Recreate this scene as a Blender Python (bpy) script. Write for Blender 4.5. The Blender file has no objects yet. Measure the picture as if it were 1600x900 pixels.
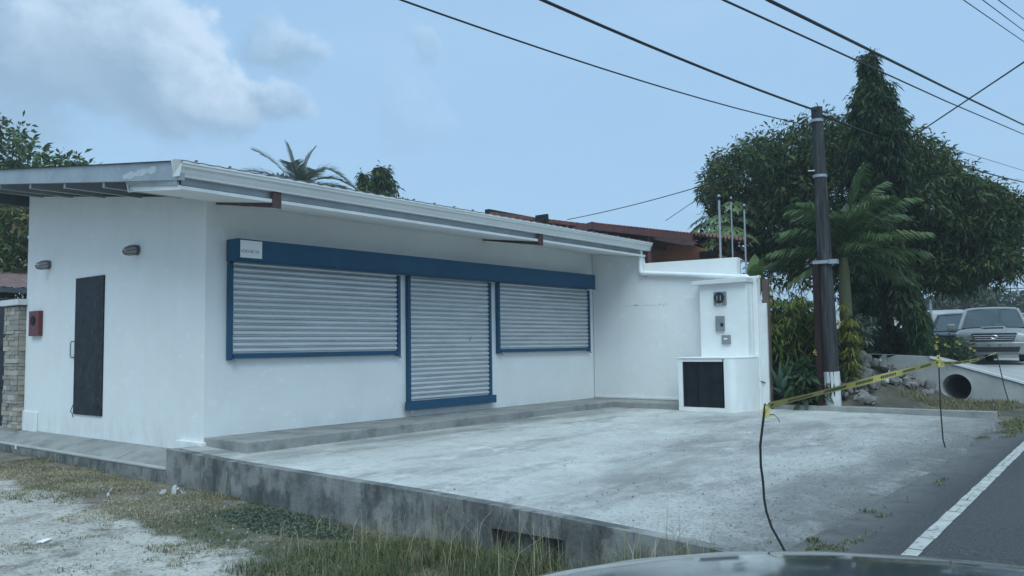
import bpy, bmesh, math, random
import numpy as np
from mathutils import Matrix, Vector
random.seed(7); rng = np.random.default_rng(11)
scene = bpy.context.scene
C = scene.collection
R = math.radians

# ------------------------------------------------------------------ camera
cam_d = bpy.data.cameras.new('camera'); cam = bpy.data.objects.new('camera', cam_d); C.objects.link(cam)
cam_d.sensor_width = 36; cam_d.lens = 36 * 1302 / 1600
cam_d.clip_start = 0.05; cam_d.clip_end = 3000
u = np.array([1059., -76., -1302.]); u /= np.linalg.norm(u)      # along the shop front, in camera axes
v = np.array([-1610., -112., -1302.]); v -= u * (u @ v); v /= np.linalg.norm(v)
w = np.cross(u, v)
M = Matrix(((u[0], u[1], u[2], 0), (v[0], v[1], v[2], 0), (w[0], w[1], w[2], 1.12), (0, 0, 0, 1)))
cam.matrix_world = M
scene.camera = cam

# ------------------------------------------------------------------ light, sky, exposure
SUN_EL, SUN_V = R(57), Vector((-0.62, -0.55, 0)).normalized()
sv = Vector((SUN_V.x * math.cos(SUN_EL), SUN_V.y * math.cos(SUN_EL), math.sin(SUN_EL)))
sd = bpy.data.lights.new('sun', 'SUN'); sd.energy = 2.4; sd.angle = R(50); sd.color = (0.765, 0.955, 1.0)
so = bpy.data.objects.new('sun', sd); C.objects.link(so)
so.rotation_euler = sv.to_track_quat('Z', 'Y').to_euler(); so.location = (0, 0, 30)
scene.view_settings.view_transform = 'Standard'; scene.view_settings.look = 'None'
scene.view_settings.exposure = 0.17; scene.view_settings.gamma = 1.0
world = bpy.data.worlds.new('World'); scene.world = world; world.use_nodes = True
nt = world.node_tree; nt.nodes.clear()
def N(t, **k):
    n = nt.nodes.new(t)
    for a, b in k.items(): setattr(n, a, b)
    return n
def LK(a, b): nt.links.new(a, b)
sky = N('ShaderNodeTexSky', sky_type='NISHITA', sun_disc=False)
sky.sun_elevation = SUN_EL; sky.sun_rotation = math.atan2(sv.x, sv.y)
sky.air_density = 1.2; sky.dust_density = 2.0; sky.ozone_density = 1.5
sm = N('ShaderNodeVectorMath', operation='SCALE'); sm.inputs['Scale'].default_value = 0.09
LK(sky.outputs[0], sm.inputs[0])
tc = N('ShaderNodeTexCoord')
def math_n(op, a, b=None, clamp=False):
    n = N('ShaderNodeMath', operation=op, use_clamp=clamp)
    for i, x in enumerate((a, b)):
        if x is None: continue
        if isinstance(x, (int, float)): n.inputs[i].default_value = x
        else: LK(x, n.inputs[i])
    return n.outputs[0]
def mixc(f, a, b):
    n = N('ShaderNodeMix', data_type='RGBA')
    if isinstance(f, (int, float)): n.inputs[0].default_value = f
    else: LK(f, n.inputs[0])
    for i, x in ((6, a), (7, b)):
        if isinstance(x, tuple): n.inputs[i].default_value = (*x, 1)
        else: LK(x, n.inputs[i])
    return n.outputs[2]
HAZE = (0.365, 0.60, 0.865)                      # thin high overcast
base = mixc(0.80, sm.outputs[0], HAZE)
def wnoise(scale, detail, rough, off, zs=1.0):
    mp = N('ShaderNodeMapping'); mp.inputs['Location'].default_value = off; mp.inputs['Scale'].default_value = (1, 1, zs)
    LK(tc.outputs['Generated'], mp.inputs[0])
    n = N('ShaderNodeTexNoise'); n.inputs['Scale'].default_value = scale; n.inputs['Detail'].default_value = detail
    n.inputs['Roughness'].default_value = rough; LK(mp.outputs[0], n.inputs[0]); return n.outputs[0]
fine = wnoise(8.5, 7, 0.5, (3.1, 1.7, 0.4), 2.2)
big = wnoise(2.2, 4, 0.55, (0.3, 5.2, 2.0), 3.0)
streak = wnoise(5.0, 5, 0.6, (7.0, 2.0, 1.0), 6.0)
# broad soft veil everywhere
veil = math_n('MULTIPLY', math_n('SUBTRACT', big, 0.45), 1.6, True)
base = mixc(math_n('MULTIPLY', veil, 0.6), base, (0.42, 0.60, 0.80))
st = math_n('MULTIPLY', math_n('SUBTRACT', streak, 0.52), 2.0, True)
base = mixc(math_n('MULTIPLY', st, 0.5), base, (0.30, 0.48, 0.70))
# cumulus: overlapping lumps in a slanting bank on the left, a few more round the rest of the sky; lit from the upper right
lumps = [((0.332, 0.885, 0.327), 0.113, 0.70), ((0.388, 0.854, 0.346), 0.071, 0.80), ((0.344, 0.897, 0.277), 0.092, 0.80), ((0.530, 0.776, 0.342), 0.028, 0.45), ((0.559, 0.762, 0.327), 0.034, 0.60), ((0.418, 0.859, 0.297), 0.092, 0.85), ((0.457, 0.832, 0.314), 0.060, 0.95), ((0.449, 0.850, 0.275), 0.067, 0.85), ((0.518, 0.806, 0.287), 0.038, 0.95), ((0.498, 0.825, 0.268), 0.049, 0.80), ((0.549, 0.790, 0.272), 0.032, 0.65), ((0.669, 0.658, 0.346), 0.024, 0.30), ((0.670, 0.693, 0.266), 0.057, 0.20),
         ((-.5, .8, .35), .2, .8), ((-.9, .2, .4), .2, .8), ((-.4, -.8, .35), .2, .8), ((.85, -.45, .38), .15, .7)]
wv_ = N('ShaderNodeTexNoise'); wv_.inputs['Scale'].default_value = 9.0; wv_.inputs['Detail'].default_value = 7; wv_.inputs['Roughness'].default_value = 0.55; LK(tc.outputs['Generated'], wv_.inputs[0])
ws_ = N('ShaderNodeVectorMath', operation='SUBTRACT'); LK(wv_.outputs['Color'], ws_.inputs[0]); ws_.inputs[1].default_value = (.5, .5, .5)
wm_ = N('ShaderNodeVectorMath', operation='SCALE'); LK(ws_.outputs[0], wm_.inputs[0]); wm_.inputs['Scale'].default_value = 0.13
wd_ = N('ShaderNodeVectorMath', operation='ADD'); LK(tc.outputs['Generated'], wd_.inputs[0]); LK(wm_.outputs[0], wd_.inputs[1])
fine = wnoise(16.0, 7, 0.6, (3.1, 1.7, 0.4), 1.4)
fn = math_n('SUBTRACT', fine, 0.5)
col = base
for d, r, amt in lumps:
    d = Vector(d).normalized(); rt = d.cross(Vector((0, 0, 1))).normalized(); lv = (Vector((0, 0, 1)) * .9 + rt * .5).normalized()
    df = N('ShaderNodeVectorMath', operation='SUBTRACT'); LK(wd_.outputs[0], df.inputs[0]); df.inputs[1].default_value = d
    ln = N('ShaderNodeVectorMath', operation='LENGTH'); LK(df.outputs[0], ln.inputs[0])
    s_ = math_n('SUBTRACT', 1.0, math_n('DIVIDE', ln.outputs['Value'], r))
    s_ = math_n('ADD', s_, math_n('MULTIPLY', fn, 0.9))
    dt = N('ShaderNodeVectorMath', operation='DOT_PRODUCT'); LK(df.outputs[0], dt.inputs[0]); dt.inputs[1].default_value = lv
    up_ = math_n('MAXIMUM', math_n('MINIMUM', math_n('DIVIDE', dt.outputs['Value'], r), 1.0), -1.0)
    cv = N('ShaderNodeMapRange', interpolation_type='SMOOTHSTEP'); LK(s_, cv.inputs[0]); cv.inputs[1].default_value = -0.10
    LK(math_n('SUBTRACT', 0.56, math_n('MULTIPLY', up_, 0.40)), cv.inputs[2])          # crisper on the lit side, fading below
    br = math_n('ADD', math_n('MULTIPLY', up_, 1.15), math_n('ADD', math_n('MULTIPLY', fn, 1.5), 0.16))
    cc = mixc(math_n('ADD', br, 0.0, True), (0.28, 0.42, 0.58), (0.53, 0.68, 0.85))
    col = mixc(math_n('MULTIPLY', cv.outputs[0], amt), col, cc)
bg = N('ShaderNodeBackground'); bg.inputs[1].default_value = 1.0; LK(col, bg.inputs[0])
ow = N('ShaderNodeOutputWorld'); LK(bg.outputs[0], ow.inputs[0])

# ------------------------------------------------------------------ helpers: materials
def mat(name, c1, c2=None, scale=4.0, rough=0.8, metal=0.0, bump=0.0, bscale=None, detail=6, stretch=(1, 1, 1), c3=None, s3=0.6, t3=(0.5, 0.65), spec=None, contrast=(0.35, 0.65), world_co=False):
    m = bpy.data.materials.new(name); m.use_nodes = True; t = m.node_tree; b = t.nodes['Principled BSDF']
    b.inputs['Roughness'].default_value = rough; b.inputs['Metallic'].default_value = metal
    if spec is not None: b.inputs['Specular IOR Level'].default_value = spec
    b.inputs['Base Color'].default_value = (*c1, 1)
    if c2 is None and not bump: return m
    if world_co:
        g = t.nodes.new('ShaderNodeNewGeometry'); src = g.outputs['Position']
    else:
        g = t.nodes.new('ShaderNodeTexCoord'); src = g.outputs['Object']
    mp = t.nodes.new('ShaderNodeMapping'); mp.inputs['Scale'].default_value = stretch; t.links.new(src, mp.inputs[0])
    def noise(s, d=detail):
        n = t.nodes.new('ShaderNodeTexNoise'); n.inputs['Scale'].default_value = s; n.inputs['Detail'].default_value = d
        n.inputs['Roughness'].default_value = 0.62; t.links.new(mp.outputs[0], n.inputs[0]); return n.outputs[0]
    if c2 is not None:
        r = t.nodes.new('ShaderNodeMapRange'); t.links.new(noise(scale), r.inputs[0]); r.inputs[1].default_value, r.inputs[2].default_value = contrast
        mx = t.nodes.new('ShaderNodeMix'); mx.data_type = 'RGBA'; t.links.new(r.outputs[0], mx.inputs[0])
        mx.inputs[6].default_value = (*c1, 1); mx.inputs[7].default_value = (*c2, 1); out = mx.outputs[2]
        if c3 is not None:
            r = t.nodes.new('ShaderNodeMapRange'); t.links.new(noise(s3), r.inputs[0]); r.inputs[1].default_value, r.inputs[2].default_value = t3
            m2 = t.nodes.new('ShaderNodeMix'); m2.data_type = 'RGBA'; t.links.new(r.outputs[0], m2.inputs[0])
            t.links.new(out, m2.inputs[6]); m2.inputs[7].default_value = (*c3, 1); out = m2.outputs[2]
        t.links.new(out, b.inputs['Base Color'])
    if bump:
        bn = t.nodes.new('ShaderNodeBump'); bn.inputs['Strength'].default_value = 1.0; bn.inputs['Distance'].default_value = bump
        t.links.new(noise(bscale or scale * 6), bn.inputs['Height']); t.links.new(bn.outputs[0], b.inputs['Normal'])
    return m
def leafmat(name, stops, rough=0.5, trans=0.25, spec=0.35):
    m = bpy.data.materials.new(name); m.use_nodes = True; t = m.node_tree; b = t.nodes['Principled BSDF']
    a = t.nodes.new('ShaderNodeAttribute'); a.attribute_name = 'tint'
    r = t.nodes.new('ShaderNodeValToRGB'); t.links.new(a.outputs['Fac'], r.inputs[0])
    e = r.color_ramp.elements
    while len(e) < len(stops): e.new(0.5)
    for i, (p, c) in enumerate(stops): e[i].position = p; e[i].color = (*c, 1)
    t.links.new(r.outputs[0], b.inputs['Base Color']); b.inputs['Roughness'].default_value = rough; b.inputs['Specular IOR Level'].default_value = spec
    tr = t.nodes.new('ShaderNodeBsdfTranslucent'); t.links.new(r.outputs[0], tr.inputs[0])
    mx = t.nodes.new('ShaderNodeMixShader'); mx.inputs[0].default_value = trans
    t.links.new(b.outputs[0], mx.inputs[1]); t.links.new(tr.outputs[0], mx.inputs[2])
    t.links.new(mx.outputs[0], t.nodes['Material Output'].inputs[0]); return m

# ------------------------------------------------------------------ helpers: objects
def tag(o, label=None, cat=None, group=None, kind=None):
    if label: o['label'] = label
    if cat: o['category'] = cat
    if group: o['group'] = group
    if kind: o['kind'] = kind
    return o
def thing(name, label, cat, loc=(0, 0, 0), rz=0, group=None):
    o = bpy.data.objects.new(name, None); C.objects.link(o); o.empty_display_size = 0.2
    o.location = loc; o.rotation_euler = (0, 0, rz)
    return tag(o, label, cat, group)
class MB:
    def __init__(s): s.v = []; s.f = []
    def add(s, vs, fs):
        n = len(s.v); s.v += [tuple(p) for p in vs]; s.f += [tuple(i + n for i in f) for f in fs]; return s
    def box(s, a, b):
        x0, y0, z0 = a; x1, y1, z1 = b
        return s.add([(x0, y0, z0), (x1, y0, z0), (x1, y1, z0), (x0, y1, z0), (x0, y0, z1), (x1, y0, z1), (x1, y1, z1), (x0, y1, z1)],
                     [(0, 3, 2, 1), (4, 5, 6, 7), (0, 1, 5, 4), (1, 2, 6, 5), (2, 3, 7, 6), (3, 0, 4, 7)])
    def hexa(s, p):   # 8 points: bottom ring 0-3 ccw, top ring 4-7
        return s.add(p, [(0, 3, 2, 1), (4, 5, 6, 7), (0, 1, 5, 4), (1, 2, 6, 5), (2, 3, 7, 6), (3, 0, 4, 7)])
    def extrude_x(s, prof, x0, x1):   # closed profile of (y,z) swept along x
        n = len(prof); vs = [(x0, y, z) for y, z in prof] + [(x1, y, z) for y, z in prof]
        fs = [(i, (i + 1) % n, (i + 1) % n + n, i + n) for i in range(n)] + [tuple(range(n - 1, -1, -1)), tuple(range(n, 2 * n))]
        return s.add(vs, fs)
    def extrude_y(s, prof, y0, y1):
        n = len(prof); vs = [(x, y0, z) for x, z in prof] + [(x, y1, z) for x, z in prof]
        fs = [(i, (i + 1) % n, (i + 1) % n + n, i + n) for i in range(n)] + [tuple(range(n - 1, -1, -1)), tuple(range(n, 2 * n))]
        return s.add(vs, fs)
    def extrude_z(s, prof, z0, z1):
        n = len(prof); vs = [(x, y, z0) for x, y in prof] + [(x, y, z1) for x, y in prof]
        fs = [(i, (i + 1) % n, (i + 1) % n + n, i + n) for i in range(n)] + [tuple(range(n - 1, -1, -1)), tuple(range(n, 2 * n))]
        return s.add(vs, fs)
    def tube(s, pts, rad, n=8, cap=True):
        pts = [Vector(p) for p in pts]
        if isinstance(rad, (int, float)): rad = [rad] * len(pts)
        rings = []; ref = None
        for i, p in enumerate(pts):
            d = (pts[min(i + 1, len(pts) - 1)] - pts[max(i - 1, 0)]).normalized()
            if ref is None: ref = Vector((0, 0, 1)) if abs(d.z) < 0.9 else Vector((1, 0, 0))
            a = d.cross(ref).normalized(); b = a.cross(d).normalized(); ref = b
            rings.append([p + (a * math.cos(2 * math.pi * k / n) + b * math.sin(2 * math.pi * k / n)) * rad[i] for k in range(n)])
        vs = [q for r in rings for q in r]; fs = []
        for i in range(len(pts) - 1):
            for k in range(n):
                fs.append((i * n + k, i * n + (k + 1) % n, (i + 1) * n + (k + 1) % n, (i + 1) * n + k))
        if cap: fs += [tuple(range(n - 1, -1, -1)), tuple(range((len(pts) - 1) * n, len(pts) * n))]
        return s.add(vs, fs)
    def mesh(s, name, m=None, smooth=False):
        me = bpy.data.meshes.new(name); me.from_pydata(s.v, [], s.f); me.update()
        bm = bmesh.new(); bm.from_mesh(me); bmesh.ops.recalc_face_normals(bm, faces=bm.faces); bm.to_mesh(me); bm.free()
        if m: me.materials.append(m)
        if smooth:
            for p in me.polygons: p.use_smooth = True
            try: me.set_sharp_from_angle(angle=R(40))
            except Exception: pass
        return me
    def build(s, name, m, parent=None, smooth=False, bevel=0):
        o = bpy.data.objects.new(name, s.mesh(name, m, smooth)); C.objects.link(o); o.parent = parent
        if bevel:
            b = o.modifiers.new('bevel', 'BEVEL'); b.width = bevel; b.segments = 2; b.limit_method = 'ANGLE'; b.angle_limit = R(35)
        return o
def obj(name, me, parent=None, loc=None, rot=None, scale=None):
    o = bpy.data.objects.new(name, me); C.objects.link(o); o.parent = parent
    if loc is not None: o.location = loc
    if rot is not None: o.rotation_euler = rot
    if scale is not None: o.scale = scale
    return o
def np_mesh(name, V, F, m, tint=None, smooth=False):
    V = np.asarray(V, np.float32); F = np.asarray(F, np.int32); k = F.shape[1]
    me = bpy.data.meshes.new(name); me.vertices.add(len(V)); me.vertices.foreach_set('co', V.ravel())
    me.loops.add(F.size); me.loops.foreach_set('vertex_index', F.ravel())
    me.polygons.add(len(F)); me.polygons.foreach_set('loop_start', np.arange(0, F.size, k, dtype=np.int32))
    me.polygons.foreach_set('loop_total', np.full(len(F), k, np.int32))
    if smooth: me.polygons.foreach_set('use_smooth', np.ones(len(F), bool))
    me.update(calc_edges=True)
    if tint is not None:
        a = me.attributes.new('tint', 'FLOAT', 'FACE'); a.data.foreach_set('value', np.asarray(tint, np.float32))
    me.materials.append(m); return me
def nrm(a): return a / np.maximum(np.linalg.norm(a, axis=-1, keepdims=True), 1e-9)
def vnoise(x, y, s=1.0, seed=0, oct=4):
    tot = 0; amp = 1; x = np.asarray(x, float) * s; y = np.asarray(y, float) * s; ns = 0
    for o in range(oct):
        xi = np.floor(x); yi = np.floor(y); fx = x - xi; fy = y - yi; fx = fx * fx * (3 - 2 * fx); fy = fy * fy * (3 - 2 * fy)
        def h(a, b):
            q = np.sin(a * 127.1 + b * 311.7 + seed * 74.7 + o * 19.3) * 43758.5453; return q - np.floor(q)
        n = (h(xi, yi) * (1 - fx) + h(xi + 1, yi) * fx) * (1 - fy) + (h(xi, yi + 1) * (1 - fx) + h(xi + 1, yi + 1) * fx) * fy
        tot = tot + amp * n; ns += amp; amp *= 0.5; x = x * 2.03; y = y * 2.03
    return tot / ns
def sst(a, b, x):
    t = np.clip((np.asarray(x, float) - a) / (b - a), 0, 1); return t * t * (3 - 2 * t)

# ------------------------------------------------------------------ materials
def wallpaint(name):
    m = bpy.data.materials.new(name); m.use_nodes = True; t = m.node_tree; b = t.nodes['Principled BSDF']; g = t.nodes.new('ShaderNodeNewGeometry'); sep = t.nodes.new('ShaderNodeSeparateXYZ'); t.links.new(g.outputs['Position'], sep.inputs[0])
    def noise(sc, loc, s, d, ro, lo, hi):
        mp = t.nodes.new('ShaderNodeMapping'); mp.inputs['Scale'].default_value = sc; mp.inputs['Location'].default_value = loc; t.links.new(g.outputs['Position'], mp.inputs[0])
        n = t.nodes.new('ShaderNodeTexNoise'); n.inputs['Scale'].default_value = s; n.inputs['Detail'].default_value = d; n.inputs['Roughness'].default_value = ro; t.links.new(mp.outputs[0], n.inputs[0])
        r = t.nodes.new('ShaderNodeMapRange'); t.links.new(n.outputs[0], r.inputs[0]); r.inputs[1].default_value = lo; r.inputs[2].default_value = hi; return r.outputs[0]
    def mul(a, k):
        n = t.nodes.new('ShaderNodeMath'); n.operation = 'MULTIPLY'; t.links.new(a, n.inputs[0])
        if isinstance(k, float): n.inputs[1].default_value = k
        else: t.links.new(k, n.inputs[1])
        return n.outputs[0]
    def mix(f, a, c):
        n = t.nodes.new('ShaderNodeMix'); n.data_type = 'RGBA'; t.links.new(f, n.inputs[0])
        for i, x in ((6, a), (7, c)):
            if isinstance(x, tuple): n.inputs[i].default_value = (*x, 1)
            else: t.links.new(x, n.inputs[i])
        return n.outputs[2]
    c = mix(noise((1, 1, 1), (0, 0, 0), 0.8, 6, .6, .35, .65), (0.80, 0.81, 0.80), (0.745, 0.755, 0.745))
    c = mix(mul(noise((2.5, 2.5, .25), (3, 1, 0), 1.6, 8, .65, 0.54, .75), 0.16), c, (0.58, 0.59, 0.57))          # rain streaks
    c = mix(mul(noise((1, 1, 1.6), (5, 5, 0), 5, 4, .6, .62, .66), 0.5), c, (0.86, 0.865, 0.86))                    # touch-up dabs
    r = t.nodes.new('ShaderNodeMapRange'); t.links.new(sep.outputs['Z'], r.inputs[0]); r.inputs[1].default_value = .28; r.inputs[2].default_value = -.15
    c = mix(mul(mul(r.outputs[0], noise((1, 1, .5), (1, 2, 0), 3.5, 8, .7, .42, .70)), 0.40), c, (0.42, 0.42, 0.395))  # splashed dirt at the foot
    t.links.new(c, b.inputs['Base Color']); b.inputs['Roughness'].default_value = .75; b.inputs['Specular IOR Level'].default_value = .3
    n = t.nodes.new('ShaderNodeTexNoise'); n.inputs['Scale'].default_value = 5; n.inputs['Detail'].default_value = 7; t.links.new(g.outputs['Position'], n.inputs[0])
    bn = t.nodes.new('ShaderNodeBump'); bn.inputs['Distance'].default_value = .006; t.links.new(n.outputs[0], bn.inputs['Height']); t.links.new(bn.outputs[0], b.inputs['Normal'])
    return m
WHITE = wallpaint('white_wall_paint')
WHITE2 = mat('white_trim_paint', (0.70, 0.71, 0.70), (0.62, 0.63, 0.62), 3, 0.55, world_co=True)
SOFFIT = mat('soffit_board_white', (0.80, 0.80, 0.78), (0.74, 0.74, 0.72), 1.2, 0.6, world_co=True)
GUTTER = mat('gutter_white_metal', (0.74, 0.75, 0.74), (0.66, 0.67, 0.66), 2, 0.35, stretch=(0.4, 1, 1), world_co=True)
BLUE = mat('blue_shutter_paint', (0.019, 0.076, 0.142), (0.023, 0.085, 0.155), 2, 0.6, spec=0.22, bump=0.001, bscale=8, c3=(0.028, 0.10, 0.175), s3=3, t3=(0.55, 0.8), world_co=True)
SLAT = mat('galvanised_slat', (0.64, 0.67, 0.685), (0.55, 0.575, 0.59), 1.4, 0.40, 0.35, stretch=(1, 1, 5), c3=(0.48, 0.50, 0.52), s3=0.8, t3=(0.55, 0.85), world_co=True)
SHUTBACK = mat('shutter_gap_dark', (0.05, 0.055, 0.06))
GALV = mat('galvanised_steel', (0.37, 0.40, 0.42), (0.29, 0.32, 0.34), 3, 0.45, 0.5, c3=(0.45, 0.47, 0.48), s3=6, t3=(0.55, 0.75), world_co=True)
DARKSTEEL = mat('dark_grey_steel', (0.09, 0.105, 0.115), (0.13, 0.145, 0.155), 5, 0.5, 0.4, world_co=True)
REDOX = mat('red_oxide_steel', (0.055, 0.026, 0.026), (0.08, 0.04, 0.036), 8, 0.6, world_co=True)
ROOFM = mat('roof_sheet', (0.30, 0.28, 0.28), (0.24, 0.22, 0.22), 2, 0.5, 0.3, world_co=True)
BLACKP = mat('black_granite_panel', (0.005, 0.008, 0.012), (0.022, 0.029, 0.037), 6, 0.55, spec=0.25, c3=(0.06, 0.07, 0.08), s3=13, t3=(0.56, 0.72), world_co=True)
BLACKM = mat('black_metal', (0.008, 0.010, 0.013), (0.016, 0.019, 0.023), 6, 0.6, spec=0.2, world_co=True)
BLACKRUB = mat('black_rubber', (0.012, 0.012, 0.013), rough=0.6)
PVC = mat('white_pvc', (0.80, 0.81, 0.80), (0.70, 0.71, 0.70), 3, 0.35, world_co=True)
PAPER = mat('paper', (0.80, 0.81, 0.80), rough=0.9)
INK = mat('ink', (0.16, 0.17, 0.20), rough=0.9)
LAMPG = mat('lamp_glass', (0.40, 0.38, 0.38), (0.33, 0.31, 0.31), 30, 0.25)
LAMPB = mat('lamp_cage', (0.10, 0.10, 0.10), rough=0.5)
REDBOX = mat('dark_red_enamel', (0.115, 0.018, 0.022), (0.14, 0.03, 0.03), 10, 0.5)
STONES = [mat('stone_%s' % n, a, b, 9, 0.85, bump=0.004, bscale=30, world_co=True) for n, a, b in
          (('tan', (0.38, 0.33, 0.27), (0.31, 0.27, 0.225)), ('grey', (0.31, 0.285, 0.25), (0.25, 0.23, 0.205)), ('cream', (0.46, 0.42, 0.36), (0.38, 0.345, 0.295)), ('brown', (0.24, 0.20, 0.165), (0.29, 0.245, 0.205)))]
MORTAR = mat('mortar', (0.13, 0.12, 0.11), (0.18, 0.165, 0.15), 12, 0.95)
GREYBOX = mat('grey_breaker_enamel', (0.19, 0.205, 0.21), (0.23, 0.245, 0.25), 8, 0.5)
GREYDK = mat('meter_dark_glass', (0.025, 0.028, 0.03), rough=0.15)
POLEW = mat('weathered_pole_wood', (0.070, 0.071, 0.073), (0.028, 0.029, 0.031), 2.2, 0.95, stretch=(7, 7, 0.5), bump=0.02, bscale=5, c3=(0.15, 0.145, 0.14), s3=2.6, t3=(0.56, 0.72), spec=0.1)
POLEP = mat('peeling_white_paint', (0.62, 0.63, 0.62), (0.48, 0.49, 0.48), 6, 0.85, c3=(0.10, 0.10, 0.095), s3=5, t3=(0.60, 0.66))
RUST = mat('rusty_post', (0.022, 0.013, 0.013), (0.038, 0.022, 0.02), 6, 0.9, spec=0.1)
WOODB = mat('brown_wood_post', (0.13, 0.085, 0.07), (0.10, 0.065, 0.055), 6, 0.8)
YELL = mat('yellow_tape', (0.62, 0.53, 0.12), (0.54, 0.47, 0.16), 10, 0.5, spec=0.3)
TAPEINK = mat('tape_black_print', (0.04, 0.04, 0.03), rough=0.6)
CLAY = mat('clay_roof', (0.22, 0.065, 0.042), (0.15, 0.048, 0.034), 3, 0.8, c3=(0.05, 0.03, 0.028), s3=1.5, t3=(0.5, 0.7), world_co=True)
CLAYL = mat('clay_roof_end', (0.34, 0.19, 0.14), (0.28, 0.15, 0.11), 9, 0.8, world_co=True)
FASCIA = mat('brown_fascia', (0.12, 0.046, 0.040), (0.09, 0.038, 0.034), 3, 0.7, world_co=True)
ORANGE = mat('orange_wall', (0.30, 0.115, 0.05), (0.24, 0.095, 0.045), 2, 0.85, c3=(0.07, 0.05, 0.04), s3=1.5, t3=(0.55, 0.7), world_co=True)
ROCKM = mat('field_stone', (0.22, 0.21, 0.195), (0.12, 0.116, 0.11), 5, 0.9, bump=0.02, bscale=9, c3=(0.32, 0.31, 0.30), s3=2.5, t3=(0.55, 0.8), world_co=True)
ROCKL = mat('pale_stone', (0.50, 0.50, 0.48), (0.36, 0.36, 0.35), 6, 0.9, bump=0.01, bscale=12, world_co=True)
BARK = mat('bark', (0.075, 0.06, 0.05), (0.045, 0.038, 0.033), 6, 0.9, stretch=(3, 3, 0.8), bump=0.02, bscale=8)
PALMBARK = mat('palm_bark', (0.15, 0.135, 0.12), (0.09, 0.08, 0.07), 4, 0.9, stretch=(1, 1, 6), bump=0.01, bscale=8)
CROWNSH = mat('palm_crownshaft', (0.16, 0.15, 0.055), (0.10, 0.11, 0.045), 3, 0.5, stretch=(4, 4, 1))
CONC_L = mat('culvert_concrete', (0.40, 0.40, 0.385), (0.31, 0.31, 0.30), 2, 0.85, bump=0.006, bscale=14, c3=(0.22, 0.22, 0.21), s3=0.9, t3=(0.52, 0.75), world_co=True)

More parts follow.
